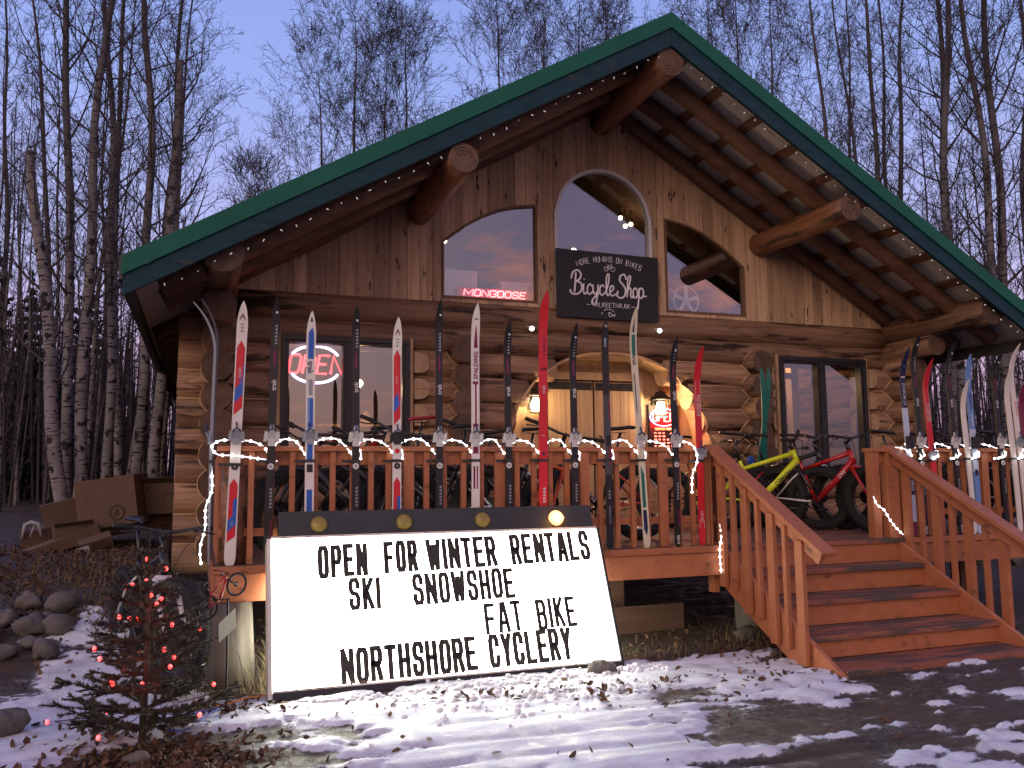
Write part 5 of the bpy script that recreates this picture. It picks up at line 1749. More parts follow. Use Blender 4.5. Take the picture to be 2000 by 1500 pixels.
skx = [.215, .475, .755, 1.095, 1.42, 1.76, 2.07, 2.345, 2.645, 2.93, 3.245, 3.555, 3.90]
pts = [(.52, -.075, 1.58), (.38, -.08, 1.60), (.22, -.115, 1.62), (.10, -.09, 1.63), (.06, -.03, 1.69), (.12, .02, 1.735), (.215, .0, 1.735)]
for i, a in enumerate(skx[:-1]):
    c = skx[i + 1]
    m_ = (a + c) / 2
    if i >= 1:
        pts += [(a + .025, -.03, 1.70), (a + .09, -.01, 1.745), (m_ + .03, -.02, 1.735 if i % 2 else 1.75), (c - .07, -.045, 1.69), (c - .028, -.075, 1.63)]
        if i in (2, 3, 8, 9, 10): pts += [(c + .0, -.070, 1.60), (c + .035, -.075, 1.585), (c + .042, -.075, 1.64)]
    else:
        pts += [(.33, -.01, 1.73), (.42, -.04, 1.69), (c - .02, -.07, 1.64)]
pts += [(3.99, -.03, 1.74), (4.06, -.10, 1.70), (4.09, -.11, 1.58), (4.03, -.12, 1.45), (4.02, -.12, 1.30)]
rope('lit white rope light looped over the left porch railing between the skis', pts)
rope('short lit rope light dangling down the left stair post', [(4.27, -.15, 1.02), (4.275, -.165, .93), (4.25, -.17, .82), (4.245, -.175, .70), (4.255, -.17, .60)], 6, .05)
pts = [(6.36, -.06, 1.70), (6.44, -.10, 1.68)]
for a, c in ((6.50, 6.66), (6.66, 6.84), (6.84, 7.12), (7.12, 7.38), (7.38, 7.74), (7.74, 8.02), (8.02, 8.3)):
    m_ = (a + c) / 2
    pts += [(a, -.12, 1.62), (a + .03, -.05, 1.70), (m_, .03, 1.74), (c - .03, -.02, 1.70), (c - .02, -.10, 1.61), (m_, -.13, 1.585)]
rope('lit white rope light coiled round the right porch railing', pts)
rope('short lit rope light hanging slantwise from the right stair post', [(6.05, -.07, 1.23), (6.07, -.09, 1.15), (6.14, -.10, 1.10), (6.20, -.11, 1.00), (6.27, -.115, .92), (6.34, -.12, .86)], 6, .05)
rope('lit rope light hanging down the left end of the deck behind the handlebar', [(.06, .03, 1.55), (.07, -.03, 1.38), (.03, .0, 1.25), (.03, .02, 1.1), (.0, .03, .96), (.01, .0, .84)], 6, .05)

# mini lights along the gable edge
ml = thing('fairy_lights', 'string of tiny pale bulbs under the front edge of the gable roof', 'string lights', (XC, Y0 + .1, 6.0))
w_ = MB(); proto = None
rng = random.Random(6)
wp = []
xs_ = np.arange(-.35, 9.62, .135)
for i, x in enumerate(xs_):
    sag = .03 * abs(math.sin(i * .9))
    z = zt(x) - .385 - sag
    y = Y0 + .06 + rng.uniform(-.01, .01)
    wp.append((x, y, z))
w_.tube(wp, .003, 4); w_.build('wire', M['black'], ml, True)
b = MB(); b.tube([(0, 0, 0), (0, 0, -.014), (0, 0, -.027)], [.0042, .0046, .0016], 6)
L0 = rootloc(ml)
proto = b.build('bulb', M['minibulb'], ml)
for i, p in enumerate(wp):
    o = proto if i == 0 else proto.copy()
    if i: COL.objects.link(o); o.parent = ml
    o.location = Vector(p) - L0
    o.rotation_euler = (rng.uniform(-1.2, 1.2), rng.uniform(-1.2, 1.2), 0)

# ---------------------------------------------------------------- boxes and ramp on the left
rp = thing('wooden_ramp', 'dark plank ramp behind the cardboard pile at the cabin corner', 'ramp', (-.9, 4.2, .75))
b = MB()
b.bar((-1.75, 3.55, .80), (-.05, 3.9, 1.12), .05, .22, (0, 0, 1)); b.bar((-1.75, 4.4, .80), (-.05, 4.7, 1.12), .05, .22, (0, 0, 1))
b.build('side_board', M['ramp'], rp, True)
b = MB(); b.bar((-1.75, 3.98, .915), (-.05, 4.3, 1.235), .82, .03, (0, 0, 1)); b.build('ramp_deck', M['ramp'], rp, True)
b = MB(); b.box(-.42, -.33, 3.86, 3.94, .6, 1.0); b.box(-.12, -.04, 3.92, 4.0, .6, 1.05); b.build('ramp_leg', M['ramp'], rp, True)


def carton(label, loc, size, rot, flaps=True, marks=None, paper=None):
    t = thing('cardboard_box', label, 'box', loc, 'cardboard boxes piled beside the cabin')
    t.rotation_euler = rot
    a, d, h = size
    b = MB(); th = .006
    b.box(-a / 2, a / 2, -d / 2, -d / 2 + th, 0, h); b.box(-a / 2, a / 2, d / 2 - th, d / 2, 0, h)
    b.box(-a / 2, -a / 2 + th, -d / 2 + th, d / 2 - th, 0, h); b.box(a / 2 - th, a / 2, -d / 2 + th, d / 2 - th, 0, h); b.box(-a / 2 + th, a / 2 - th, -d / 2 + th, d / 2 - th, 0, th)
    if not flaps: b.box(-a / 2 + th, a / 2 - th, -d / 2 + th, d / 2 - th, h - th, h)
    b.build('carton', M['cardboard'], t)
    if flaps:
        for sg, ang in ((-1, .5), (1, .2)):
            f = MB(); f.bar((0, sg * d / 2, h), (0, sg * (d / 2 + h * .35 * math.cos(ang)), h + h * .35 * math.sin(ang)), a, .006, (0, 0, 1))
            f.build('flap', M['cardboard'], t)
    if marks:
        m_ = MB()
        for kind, mx, mz, s_ in marks:
            y = -d / 2 - .002
            if kind == 'ring':
                m_.torus((mx, y, mz), (0, 1, 0), s_, s_ * .13, 24, 4, 0, .1)
                m_.tube([(mx - s_ * .3, y, mz - s_ * .45), (mx, y, mz + s_ * .5)], s_ * .09, 4); m_.tube([(mx + s_ * .35, y, mz + s_ * .3), (mx, y, mz), (mx + s_ * .3, y, mz - s_ * .4)], s_ * .08, 4)
            elif kind == 'gear':
                for i in range(7):
                    an = math.pi * i / 6
                    m_.bar((mx + s_ * .6 * math.cos(an), y, mz + s_ * .6 * math.sin(an)), (mx + s_ * math.cos(an), y, mz + s_ * math.sin(an)), s_ * .28, .003, (0, 1, 0))
            else:
                m_.ball((mx, y, mz), s_, 8, 5, 0, (1, .1, .8))
        m_.build('print', M['print'], t)
    if paper:
        p = MB(); mx, mz, s_ = paper; p.box(mx - s_, mx + s_, -d / 2 - .003, -d / 2 - .001, mz - s_ * .7, mz + s_ * .7)
        p.build('paper_label', M['paper'], t)
    return t


carton('large brown box with a dark ring print, biggest of the cardboard pile', (-.86, 3.62, .96), (.62, .42, .52), (0, -.14, -.28), False, [('ring', .10, .14, .075)])
carton('open-flapped box with a gear print against the cabin logs', (-.44, 3.75, 1.08), (.40, .3, .34), (0, -.03, -.1), True, [('gear', .12, .17, .07), ('dot', -.1, .28, .02)])
carton('long flattened carton leaning at the left of the pile, white label at its foot', (-1.42, 3.12, .72), (1.0, .14, .12), (.2, -.36, .05), False, None, (-.42, .06, .05))
carton('squat open carton under the long flattened one', (-1.22, 3.30, .74), (.36, .3, .26), (0, -.1, .2), True)
carton('box with a slanting white paper in front of the ring-printed box', (-.98, 3.05, .78), (.30, .10, .12), (.6, -.3, .1), False, None, (-.12, .06, .05))
carton('dark carton at the back of the pile by the birch', (-1.35, 4.0, .95), (.5, .4, .3), (0, -.25, .15), False)
t = thing('foam_packing', 'crumpled white packing foam at the left end of the cardboard pile', 'packing', (-1.66, 3.5, .95))
b = MB(); b.tube([(-.1, 0, -.12), (-.07, 0, .07), (.0, 0, .10), (.09, 0, .08), (.14, 0, -.1)], [.02, .03, .035, .03, .02], 8, 0, wob=.2, seed=3); b.tube([(.05, .02, .09), (.0, -.02, -.1)], .01, 6)
b.build('foam', pm('dirty_foam', (.30, .30, .31), None, .8), t); t.scale = (.75, .75, .75)

# ---------------------------------------------------------------- rocks


def rockmesh(seed, r, sq):
    vn = VN(seed); b = MB(); b.ball((0, 0, 0), 1, 18, 12)
    out = []
    for x, y, z in b.v:
        n_ = float(vn.fbm(np.array([x * 1.3 + z * .7 + 5]), np.array([y * 1.3 - z * .9 + 9]), 4)[0])
        k_ = r * (.36 + 1.1 * n_)
        out.append((x * k_ * sq[0], y * k_ * sq[1], z * k_ * sq[2]))
    b.v = out
    return b


rocks = [(-1.22, .95, .16, 'biggest grey boulder of the rock pile at the left'), (-1.02, .92, .17, 'sharp grey rock at the right front of the rock pile'), (-1.28, 1.35, .14, 'rounded rock at the top of the pile beside the leaf bank'), (-1.05, 1.30, .16, 'smooth pale rock topping the right side of the rock pile'),
         (-1.42, 1.10, .13, 'small dark rock wedged left in the rock pile'), (-1.30, .62, .12, 'low rock at the foot of the rock pile'), (-1.05, .60, .14, 'flat-bottomed rock half in the snow before the rock pile'), (-1.12, 1.08, .10, 'little rock in the middle of the rock pile'), (-1.5, .85, .16, 'rock cut off by the left edge of the photo'), (-1.18, .75, .09, 'small round stone between the boulders')]
for i, (x, y, r_, lb_) in enumerate(rocks):
    o = rockmesh(40 + i, r_ * .68, (1.15, 1, .85)).build('rock', M['rock'])
    o.location = (x, y, gz(x, y) + r_ * .35); o.rotation_euler = (0, 0, i * 1.3)
    tag(o, lb_, 'rock', 'rocks heaped at the left')
for x, y, r_, lb_, nm_ in ((2.80, -.78, .085, 'rounded stone resting in the snow at the right foot of the glowing sign', 'rock'), (-1.05, -.85, .14, 'dark rock at the bottom left corner of the photo', 'rock'), (4.62, .02, .10, 'small grey stone under the stairs beside the support log', 'rock'), (-.28, -1.62, .06, 'pale stone in the leaves in front of the little spruce', 'rock')):
    o = rockmesh(int(r_ * 900), r_, (1.3, 1, .75)).build(nm_, M['rock'])
    o.location = (x, y, gz(x, y) + r_ * .3); tag(o, lb_, 'rock')

# ---------------------------------------------------------------- cords
def cord(label, pts, mt, r=.006):
    b = MB(); b.tube(smooth_curve(pts, 6), r, 6)
    return tag(b.build('extension_cord', mt), label, 'cord')


cord('orange extension cord running from the spruce to the glowing sign', [(.12, -.80, gz(.12, -.8) + .02), (.2, -.72, gz(.2, -.72) + .02), (.32, -.66, gz(.32, -.66) + .03), (.45, -.60, gz(.45, -.6) + .03), (.6, -.45, .03)], pm('orange_cord', (.55, .20, .05), None, .5))
cord('blue cord looping over the snow beside the spruce', [(-.2, -1.25, gz(-.2, -1.25) + .02), (-.05, -1.22, gz(-.05, -1.22) + .02), (.06, -1.02, gz(.06, -1.02) + .02), (.14, -.86, gz(.14, -.86) + .02), (.02, -.92, gz(.02, -.92) + .02), (-.12, -1.1, gz(-.12, -1.1) + .02)], pm('blue_cord', (.05, .09, .35), None, .5), .005)
cord('black cable hanging down from the deck to the left of the log post', [(.10, -.10, .56), (.02, -.12, .40), (-.05, -.2, .30), (-.12, -.4, .22)], M['black'], .006)

# ---------------------------------------------------------------- birches


def bark_mat(name, white, marks, zdark):
    m = bpy.data.materials.new(name); m.use_nodes = True
    nt = m.node_tree; N = nt.nodes.new; L = nt.links.new
    b = nt.nodes['Principled BSDF']; b.inputs['Roughness'].default_value = .8; b.inputs['Specular IOR Level'].default_value = .2
    tc = N('ShaderNodeTexCoord'); oi = N('ShaderNodeObjectInfo')
    ad = N('ShaderNodeVectorMath'); ad.operation = 'MULTIPLY_ADD'
    cx = N('ShaderNodeCombineXYZ')
    for i in range(3): L(oi.outputs['Random'], cx.inputs[i])
    L(cx.outputs[0], ad.inputs[0]); ad.inputs[1].default_value = (11, 7, 19); L(tc.outputs['Object'], ad.inputs[2])

    def noise(sc, ns, det=4):
        mp = N('ShaderNodeMapping'); mp.inputs['Scale'].default_value = sc; L(ad.outputs[0], mp.inputs[0])
        n = N('ShaderNodeTexNoise'); n.inputs['Scale'].default_value = ns; n.inputs['Detail'].default_value = det; L(mp.outputs[0], n.inputs['Vector']); return n

    def mr(src, a, b_, c=0., d=1.):
        r = N('ShaderNodeMapRange'); r.interpolation_type = 'SMOOTHSTEP'
        r.inputs['From Min'].default_value = a; r.inputs['From Max'].default_value = b_; r.inputs['To Min'].default_value = c; r.inputs['To Max'].default_value = d
        L(src, r.inputs['Value']); return r

    def mix(f, a, col):
        x = N('ShaderNodeMix'); x.data_type = 'RGBA'; L(f, x.inputs['Factor'])
        if isinstance(a, tuple): x.inputs['A'].default_value = (*a, 1)
        else: L(a, x.inputs['A'])
        x.inputs['B'].default_value = (*col, 1); return x.outputs['Result']
    tone = noise((1, 1, .4), 3, 5)
    c = mix(mr(tone.outputs[0], .35, .65).outputs[0], white, tuple(v * .62 for v in white))
    lent = noise((2.2, 2.2, 15), 2.4, 4)
    c = mix(mr(lent.outputs[0], marks, marks + .05).outputs[0], c, (.025, .022, .022))
    knot = noise((5, 5, 5.5), 1.4, 3)
    c = mix(mr(knot.outputs[0], .585, .63).outputs[0], c, (.02, .018, .018))
    sx = N('ShaderNodeSeparateXYZ'); L(tc.outputs['Object'], sx.inputs[0])
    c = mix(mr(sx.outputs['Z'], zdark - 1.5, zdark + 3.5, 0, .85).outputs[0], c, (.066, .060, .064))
    L(c, b.inputs['Base Color'])
    return m


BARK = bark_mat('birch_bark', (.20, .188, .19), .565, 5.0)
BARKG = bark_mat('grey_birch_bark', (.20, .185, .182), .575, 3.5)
TWIG = pm('birch_twig', (.030, .026, .030), (.075, .064, .068), .8, (1, 1, 1), 2)


def grow(b, rng, p, d, L_, r, lev, spec):
    """one limb and its finer limbs; tubes are collected in b"""
    n = (5, 4, 4, 3)[lev]
    pts = [p.copy()]; q = p.copy(); dd = d.copy()
    wob = (.12, .22, .30, .35)[lev]; up = spec['up'] * (1.0, .7, .25, .0)[lev]
    for i in range(n):
        dd = (dd + Vector((rng.gauss(0, wob), rng.gauss(0, wob), rng.gauss(0, wob) * .7 + up * .22))).normalized()
        q = q + dd * (L_ / n); pts.append(q.copy())
    rs = [max(spec['rmin'], r * (1 - .78 * i / n)) for i in range(n + 1)]
    b.tube(pts, rs, (6, 5, 3, 3)[lev], 0, caps=False)
    if lev >= spec['depth']: return
    kids = spec['kids'][lev]
    for i in range(kids):
        t = .25 + .75 * (i + rng.random()) / kids
        f = t * n; j = min(n - 1, int(f)); pp = pts[j].lerp(pts[j + 1], f - j)
        base = (pts[j + 1] - pts[j]).normalized()
        side = base.cross(Vector((rng.uniform(-1, 1), rng.uniform(-1, 1), rng.uniform(-1, 1)))).normalized()
        ang = rng.uniform(.45, .95)
        nd = (base * math.cos(ang) + side * math.sin(ang)).normalized()
        grow(b, rng, pp, nd, L_ * rng.uniform(.36, .64) * (1.15 - .5 * t), max(spec['rmin'], rs[j] * .55), lev + 1, spec)


def birch_mesh(seed, H, r0, nb, z0, spread, broken=None, kids=(6, 4, 3), depth=2, up=1.0, bark=None, fork=False, droop=0, rmin=.0028, rmax=.034):
    """returns (trunk mesh, crown mesh) built about the foot of the tree"""
    rng = random.Random(seed)
    n = 22
    ax = [Vector((0, 0, 0))]; a = rng.uniform(0, 6); off = Vector((0, 0, 0))
    ph = rng.uniform(0, 6)
    for i in range(1, n + 1):
        z = H * i / n
        ax.append(Vector((.07 * math.sin(z * .55 + ph) + .035 * math.sin(z * 1.7 + ph * 2), .07 * math.cos(z * .48 + ph) - .07 * math.cos(ph) + .03 * math.sin(z * 1.3), z)))
    ax[0] = Vector((ax[1].x, ax[1].y, 0))
    sh = Vector((ax[0].x, ax[0].y, 0)); ax = [p - sh for p in ax]
    top = broken if broken else H
    kk = [i for i, p in enumerate(ax) if p.z <= top]
    rad = lambda z: max(.008, r0 * (1 - .90 * (z / H) ** 1.15))
    T = MB()
    T.tube([ax[i] for i in kk], [rad(ax[i].z) * (1.18 if i == 0 else 1) for i in kk], 12, 0, seed=seed, wob=.05)
    B_ = MB()
    spec = dict(kids=kids, depth=depth, up=up, rmin=rmin)
    for i in range(nb):
        t = (i + rng.random()) / nb
        z = z0 + (top - .15 - z0) * t ** .85
        f = z / H * n; j = min(n - 1, int(f)); p = ax[j].lerp(ax[j + 1], f - j)
        az = i * 2.4 + rng.uniform(-.6, .6)
        el = rng.uniform(.35, .95) * (1 - droop)
        d = Vector((math.cos(az) * math.cos(el), math.sin(az) * math.cos(el), math.sin(el)))
        L_ = spread * rng.uniform(.45, 1.0) * (1.05 - .55 * z / H)
        r = rad(z) * rng.uniform(.20, .36)
        if rng.random() < .15: L_ *= .35
        grow(B_, rng, p, d, L_, min(r, rmax), 0, spec)
    # stubs and knots low on the trunk
    for i in range(9):
        z = rng.uniform(.8, max(1.5, z0 + 1)); f = z / H * n; j = min(n - 1, int(f)); p = ax[j].lerp(ax[j + 1], f - j); az = rng.uniform(0, 6.3)
        d = Vector((math.cos(az), math.sin(az), .35)).normalized()
        B_.tube([p, p + d * (rad(z) + rng.uniform(.03, .22))], [.014, .006], 5, 0)
    return T, B_


def make_tree(key, label, loc, lean, rz, sc=1.0, group=None, name='birch_tree', cat='tree', bark=None):
    if key not in PROTO:
        T, B_, mt = VAR[key]()
        me = []
        for nm, mb, m_ in (('trunk', T, mt), ('crown', B_, TWIG)):
            o = mb.build(nm, m_)
            me.append(o.data); bpy.data.objects.remove(o)
        PROTO[key] = me
    t = thing(name, label, cat, loc, group)
    ln = Vector((lean[0], lean[1], 1)).normalized()
    q = Vector((0, 0, 1)).rotation_difference(ln).to_matrix() @ Matrix.Rotation(rz, 3, 'Z')
    t.rotation_euler = q.to_euler()
    t.scale = (sc, sc, sc)
    for nm, me in zip(('trunk', 'crown'), PROTO[key]):
        o = bpy.data.objects.new(nm, me); COL.objects.link(o); o.parent = t
    return t


PROTO = {}
VAR = {
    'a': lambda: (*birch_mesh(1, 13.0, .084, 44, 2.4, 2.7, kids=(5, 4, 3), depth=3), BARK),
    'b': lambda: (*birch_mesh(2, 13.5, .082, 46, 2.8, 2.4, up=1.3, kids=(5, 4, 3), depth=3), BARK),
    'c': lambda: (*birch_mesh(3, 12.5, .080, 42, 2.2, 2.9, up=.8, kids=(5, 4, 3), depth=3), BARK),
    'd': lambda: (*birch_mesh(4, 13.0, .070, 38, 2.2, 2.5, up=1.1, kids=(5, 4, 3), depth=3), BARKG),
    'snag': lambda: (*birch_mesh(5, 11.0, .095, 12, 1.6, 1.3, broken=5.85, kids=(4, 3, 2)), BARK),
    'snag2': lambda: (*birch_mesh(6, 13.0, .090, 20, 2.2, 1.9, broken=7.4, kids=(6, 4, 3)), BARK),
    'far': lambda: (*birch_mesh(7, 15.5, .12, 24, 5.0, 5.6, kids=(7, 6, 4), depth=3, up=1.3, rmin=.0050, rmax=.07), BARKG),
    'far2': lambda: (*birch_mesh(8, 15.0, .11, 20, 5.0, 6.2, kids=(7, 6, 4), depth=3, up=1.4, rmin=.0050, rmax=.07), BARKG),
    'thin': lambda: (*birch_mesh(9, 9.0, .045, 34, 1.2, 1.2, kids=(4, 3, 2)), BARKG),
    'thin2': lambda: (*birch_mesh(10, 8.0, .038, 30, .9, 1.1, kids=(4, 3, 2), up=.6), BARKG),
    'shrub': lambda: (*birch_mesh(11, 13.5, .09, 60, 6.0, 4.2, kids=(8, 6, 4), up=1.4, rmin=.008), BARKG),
}
G1 = 'birches left of the cabin'
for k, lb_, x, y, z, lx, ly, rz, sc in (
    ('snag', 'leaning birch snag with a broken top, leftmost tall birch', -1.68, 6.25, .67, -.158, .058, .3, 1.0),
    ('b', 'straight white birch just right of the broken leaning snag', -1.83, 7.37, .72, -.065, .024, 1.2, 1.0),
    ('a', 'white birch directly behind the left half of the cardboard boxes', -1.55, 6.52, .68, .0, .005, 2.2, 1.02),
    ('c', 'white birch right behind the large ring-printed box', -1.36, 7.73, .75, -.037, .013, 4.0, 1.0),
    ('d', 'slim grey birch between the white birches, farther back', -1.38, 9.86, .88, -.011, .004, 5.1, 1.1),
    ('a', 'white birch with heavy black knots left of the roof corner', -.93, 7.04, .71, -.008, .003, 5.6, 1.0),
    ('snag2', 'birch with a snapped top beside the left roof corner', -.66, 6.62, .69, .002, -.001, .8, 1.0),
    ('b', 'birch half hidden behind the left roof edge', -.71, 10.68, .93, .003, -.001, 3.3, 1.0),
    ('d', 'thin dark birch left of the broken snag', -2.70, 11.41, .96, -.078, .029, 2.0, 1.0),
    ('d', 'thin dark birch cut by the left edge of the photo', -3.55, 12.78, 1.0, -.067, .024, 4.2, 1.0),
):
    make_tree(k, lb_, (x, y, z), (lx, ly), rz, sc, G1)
G2 = 'birches right of the cabin'
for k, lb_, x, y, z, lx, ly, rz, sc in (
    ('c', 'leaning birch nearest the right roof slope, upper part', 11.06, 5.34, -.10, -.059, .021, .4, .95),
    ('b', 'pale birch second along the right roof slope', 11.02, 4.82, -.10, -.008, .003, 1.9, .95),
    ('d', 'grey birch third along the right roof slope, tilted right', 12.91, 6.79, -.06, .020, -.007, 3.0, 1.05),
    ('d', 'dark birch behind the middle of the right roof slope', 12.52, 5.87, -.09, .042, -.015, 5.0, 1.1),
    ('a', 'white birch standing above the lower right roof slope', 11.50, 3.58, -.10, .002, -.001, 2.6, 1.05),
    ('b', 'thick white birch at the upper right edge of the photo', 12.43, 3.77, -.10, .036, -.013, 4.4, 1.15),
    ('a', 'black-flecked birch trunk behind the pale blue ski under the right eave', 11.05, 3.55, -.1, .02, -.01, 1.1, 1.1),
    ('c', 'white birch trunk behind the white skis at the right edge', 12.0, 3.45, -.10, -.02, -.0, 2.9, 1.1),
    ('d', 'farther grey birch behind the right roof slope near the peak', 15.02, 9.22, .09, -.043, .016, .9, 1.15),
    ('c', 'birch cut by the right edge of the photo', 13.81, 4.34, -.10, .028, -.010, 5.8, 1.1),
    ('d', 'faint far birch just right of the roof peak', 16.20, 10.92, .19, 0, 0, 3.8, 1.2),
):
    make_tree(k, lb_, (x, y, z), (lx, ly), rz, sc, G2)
G3 = 'birch tops rising behind the roof'
for k, lb_, x, y, z, lx, ly, rz, sc in (
    ('far', 'tallest bare birch crown above the left roof slope', 3.98, 17.49, .25, -.004, .001, .5, .96),
    ('far2', 'wide branching crown left of the tallest crown over the left roof slope', 3.3, 17.69, .25, -.03, .018, 1.5, .88),
    ('far', 'dense crown right of the tallest crown over the left roof slope', 5.75, 17.91, .25, -.016, .006, 2.6, .97),
    ('far2', 'low spreading crown where the left roof slope is half way up', 5.2, 19.76, .25, .010, -.004, 3.6, .98),
    ('far', 'bare crown left of the roof peak', 8.75, 18.04, .25, -.005, .002, 4.7, 1.05),
    ('far2', 'bare crown rising close left of the roof peak', 8.62, 15.80, .25, .041, -.015, 5.2, 1.02),
    ('far', 'tall crown just left of the roof peak', 9.98, 16.37, .25, .039, -.014, .9, 1.02),
    ('far2', 'crown directly behind the roof peak', 11.46, 16.90, .25, .026, -.009, 2.1, 1.1),
    ('far2', 'fine-twigged crown right of the roof peak', 12.51, 12.26, .24, .014, -.005, 3.1, .95),
    ('far', 'crown second right of the roof peak', 14.67, 13.60, .25, -.002, .001, 4.1, 1.0),
    ('far2', 'crown third right of the roof peak', 12.90, 9.99, .14, .002, -.001, 5.3, .88),
    ('shrub', 'distant rounded crown low over the left end of the roof', 2.4, 28.65, .25, -.057, .021, .2, 1.02),
    ('shrub', 'second distant rounded crown low over the left end of the roof', 3.6, 30.5, .25, -.03, .011, 2.2, .98),
):
    make_tree(k, lb_, (x, y, z), (lx, ly), rz, sc, G3)

# saplings one can tell apart in the dark wood
rng = random.Random(31)
GT = 'thin birches of the dark wood left of the cabin'
for i in range(22):
    dd = rng.uniform(14, 24); px = rng.uniform(-.62, -.41)
    d = Vector((.34, .934)) + Vector((.94, -.341)) * px
    p = Vector((0, -6.6)) + d * dd
    make_tree(rng.choice(('thin', 'thin2')), 'thin bare birch in the dark wood behind the white birches left of the cabin', (p.x, p.y, .85), (rng.uniform(-.05, .05), rng.uniform(-.04, .04)), rng.uniform(0, 6.3), rng.uniform(.8, 1.25), GT, 'birch_sapling')
GT = 'thin birches of the dark wood right of the cabin'
for i in range(22):
    dd = rng.uniform(17, 27); px = rng.uniform(.42, .66)
    d = Vector((.34, .934)) + Vector((.94, -.341)) * px
    p = Vector((0, -6.6)) + d * dd
    if p.x < 10.6: continue
    make_tree(rng.choice(('thin', 'thin2')), 'thin bare birch in the dark wood behind the skis right of the cabin', (p.x, p.y, -.05), (rng.uniform(-.05, .05), rng.uniform(-.04, .04)), rng.uniform(0, 6.3), rng.uniform(.8, 1.3), GT, 'birch_sapling')


def thicket(name, a0, a1, d0, d1, n, seed, zb, hmax=7):
    rng = random.Random(seed); b = MB()
    for i in range(n):
        dd = rng.uniform(d0, d1); px = rng.uniform(a0, a1)
        d = Vector((.34, .934)) + Vector((.94, -.341)) * px
        p = Vector((0, -6.6)) + d * dd
        if -.8 < p.x < 10.4 and p.y < 14.5: continue
        H = rng.uniform(2.5, hmax); r = rng.uniform(.012, .045)
        lx, ly = rng.gauss(0, .05), rng.gauss(0, .05)
        b.tube([(p.x, p.y, zb), (p.x + lx * H * .5 + rng.gauss(0, .05), p.y + ly * H * .5, zb + H * .5), (p.x + lx * H, p.y + ly * H, zb + H)], [r, r * .7, .006], 5, 0 if rng.random() < .72 else 1, caps=False)
        for j in range(rng.randint(5, 10)):
            z = H * rng.uniform(.1, .95); az = rng.uniform(0, 6.3); L_ = rng.uniform(.3, 1.0)
            q = Vector((p.x + lx * z, p.y + ly * z, zb + z)); e = Vector((math.cos(az), math.sin(az), rng.uniform(.1, 1.1))).normalized()
            m_ = q + e * L_ * .5 + Vector((0, 0, .03)); t_ = q + e * L_ + Vector((rng.gauss(0, .08), rng.gauss(0, .08), .1))
            b.tube([q, m_, t_], [.008, .005, .003], 3, 0, caps=False)
            for k in range(2):
                e2 = (e + Vector((rng.gauss(0, .6), rng.gauss(0, .6), rng.gauss(0, .4)))).normalized()
                b.tube([m_, m_ + e2 * L_ * .4], [.004, .0026], 3, 0, caps=False)
    o = b.build(name, [TWIG, BARKG])
    return tag(o, None, None, None, 'stuff')


o = thicket('forest_thicket', -.72, -.39, 15, 34, 800, 3, .8, 5.2); tag(o, 'dark tangle of thin bare stems deep in the wood on the left', 'thicket')
o = thicket('forest_thicket', .38, .75, 17, 38, 800, 4, -.1, 7); tag(o, 'dark tangle of thin bare stems in the wood right of the cabin', 'thicket')
# ---------------------------------------------------------------- spruces
NEEDLE = pm('spruce_needles', (.012, .020, .013), (.035, .048, .030), .75, (1, 1, 1), 6, 3, 0, .3)
NEEDLEF = pm('little_spruce_needles', (.040, .042, .028), (.098, .094, .064), .7, (1, 1, 1), 9, 3, 0, .35)
STEM = pm('spruce_stem', (.05, .038, .028), (.09, .07, .052), .85, (6, 6, 1), 4)


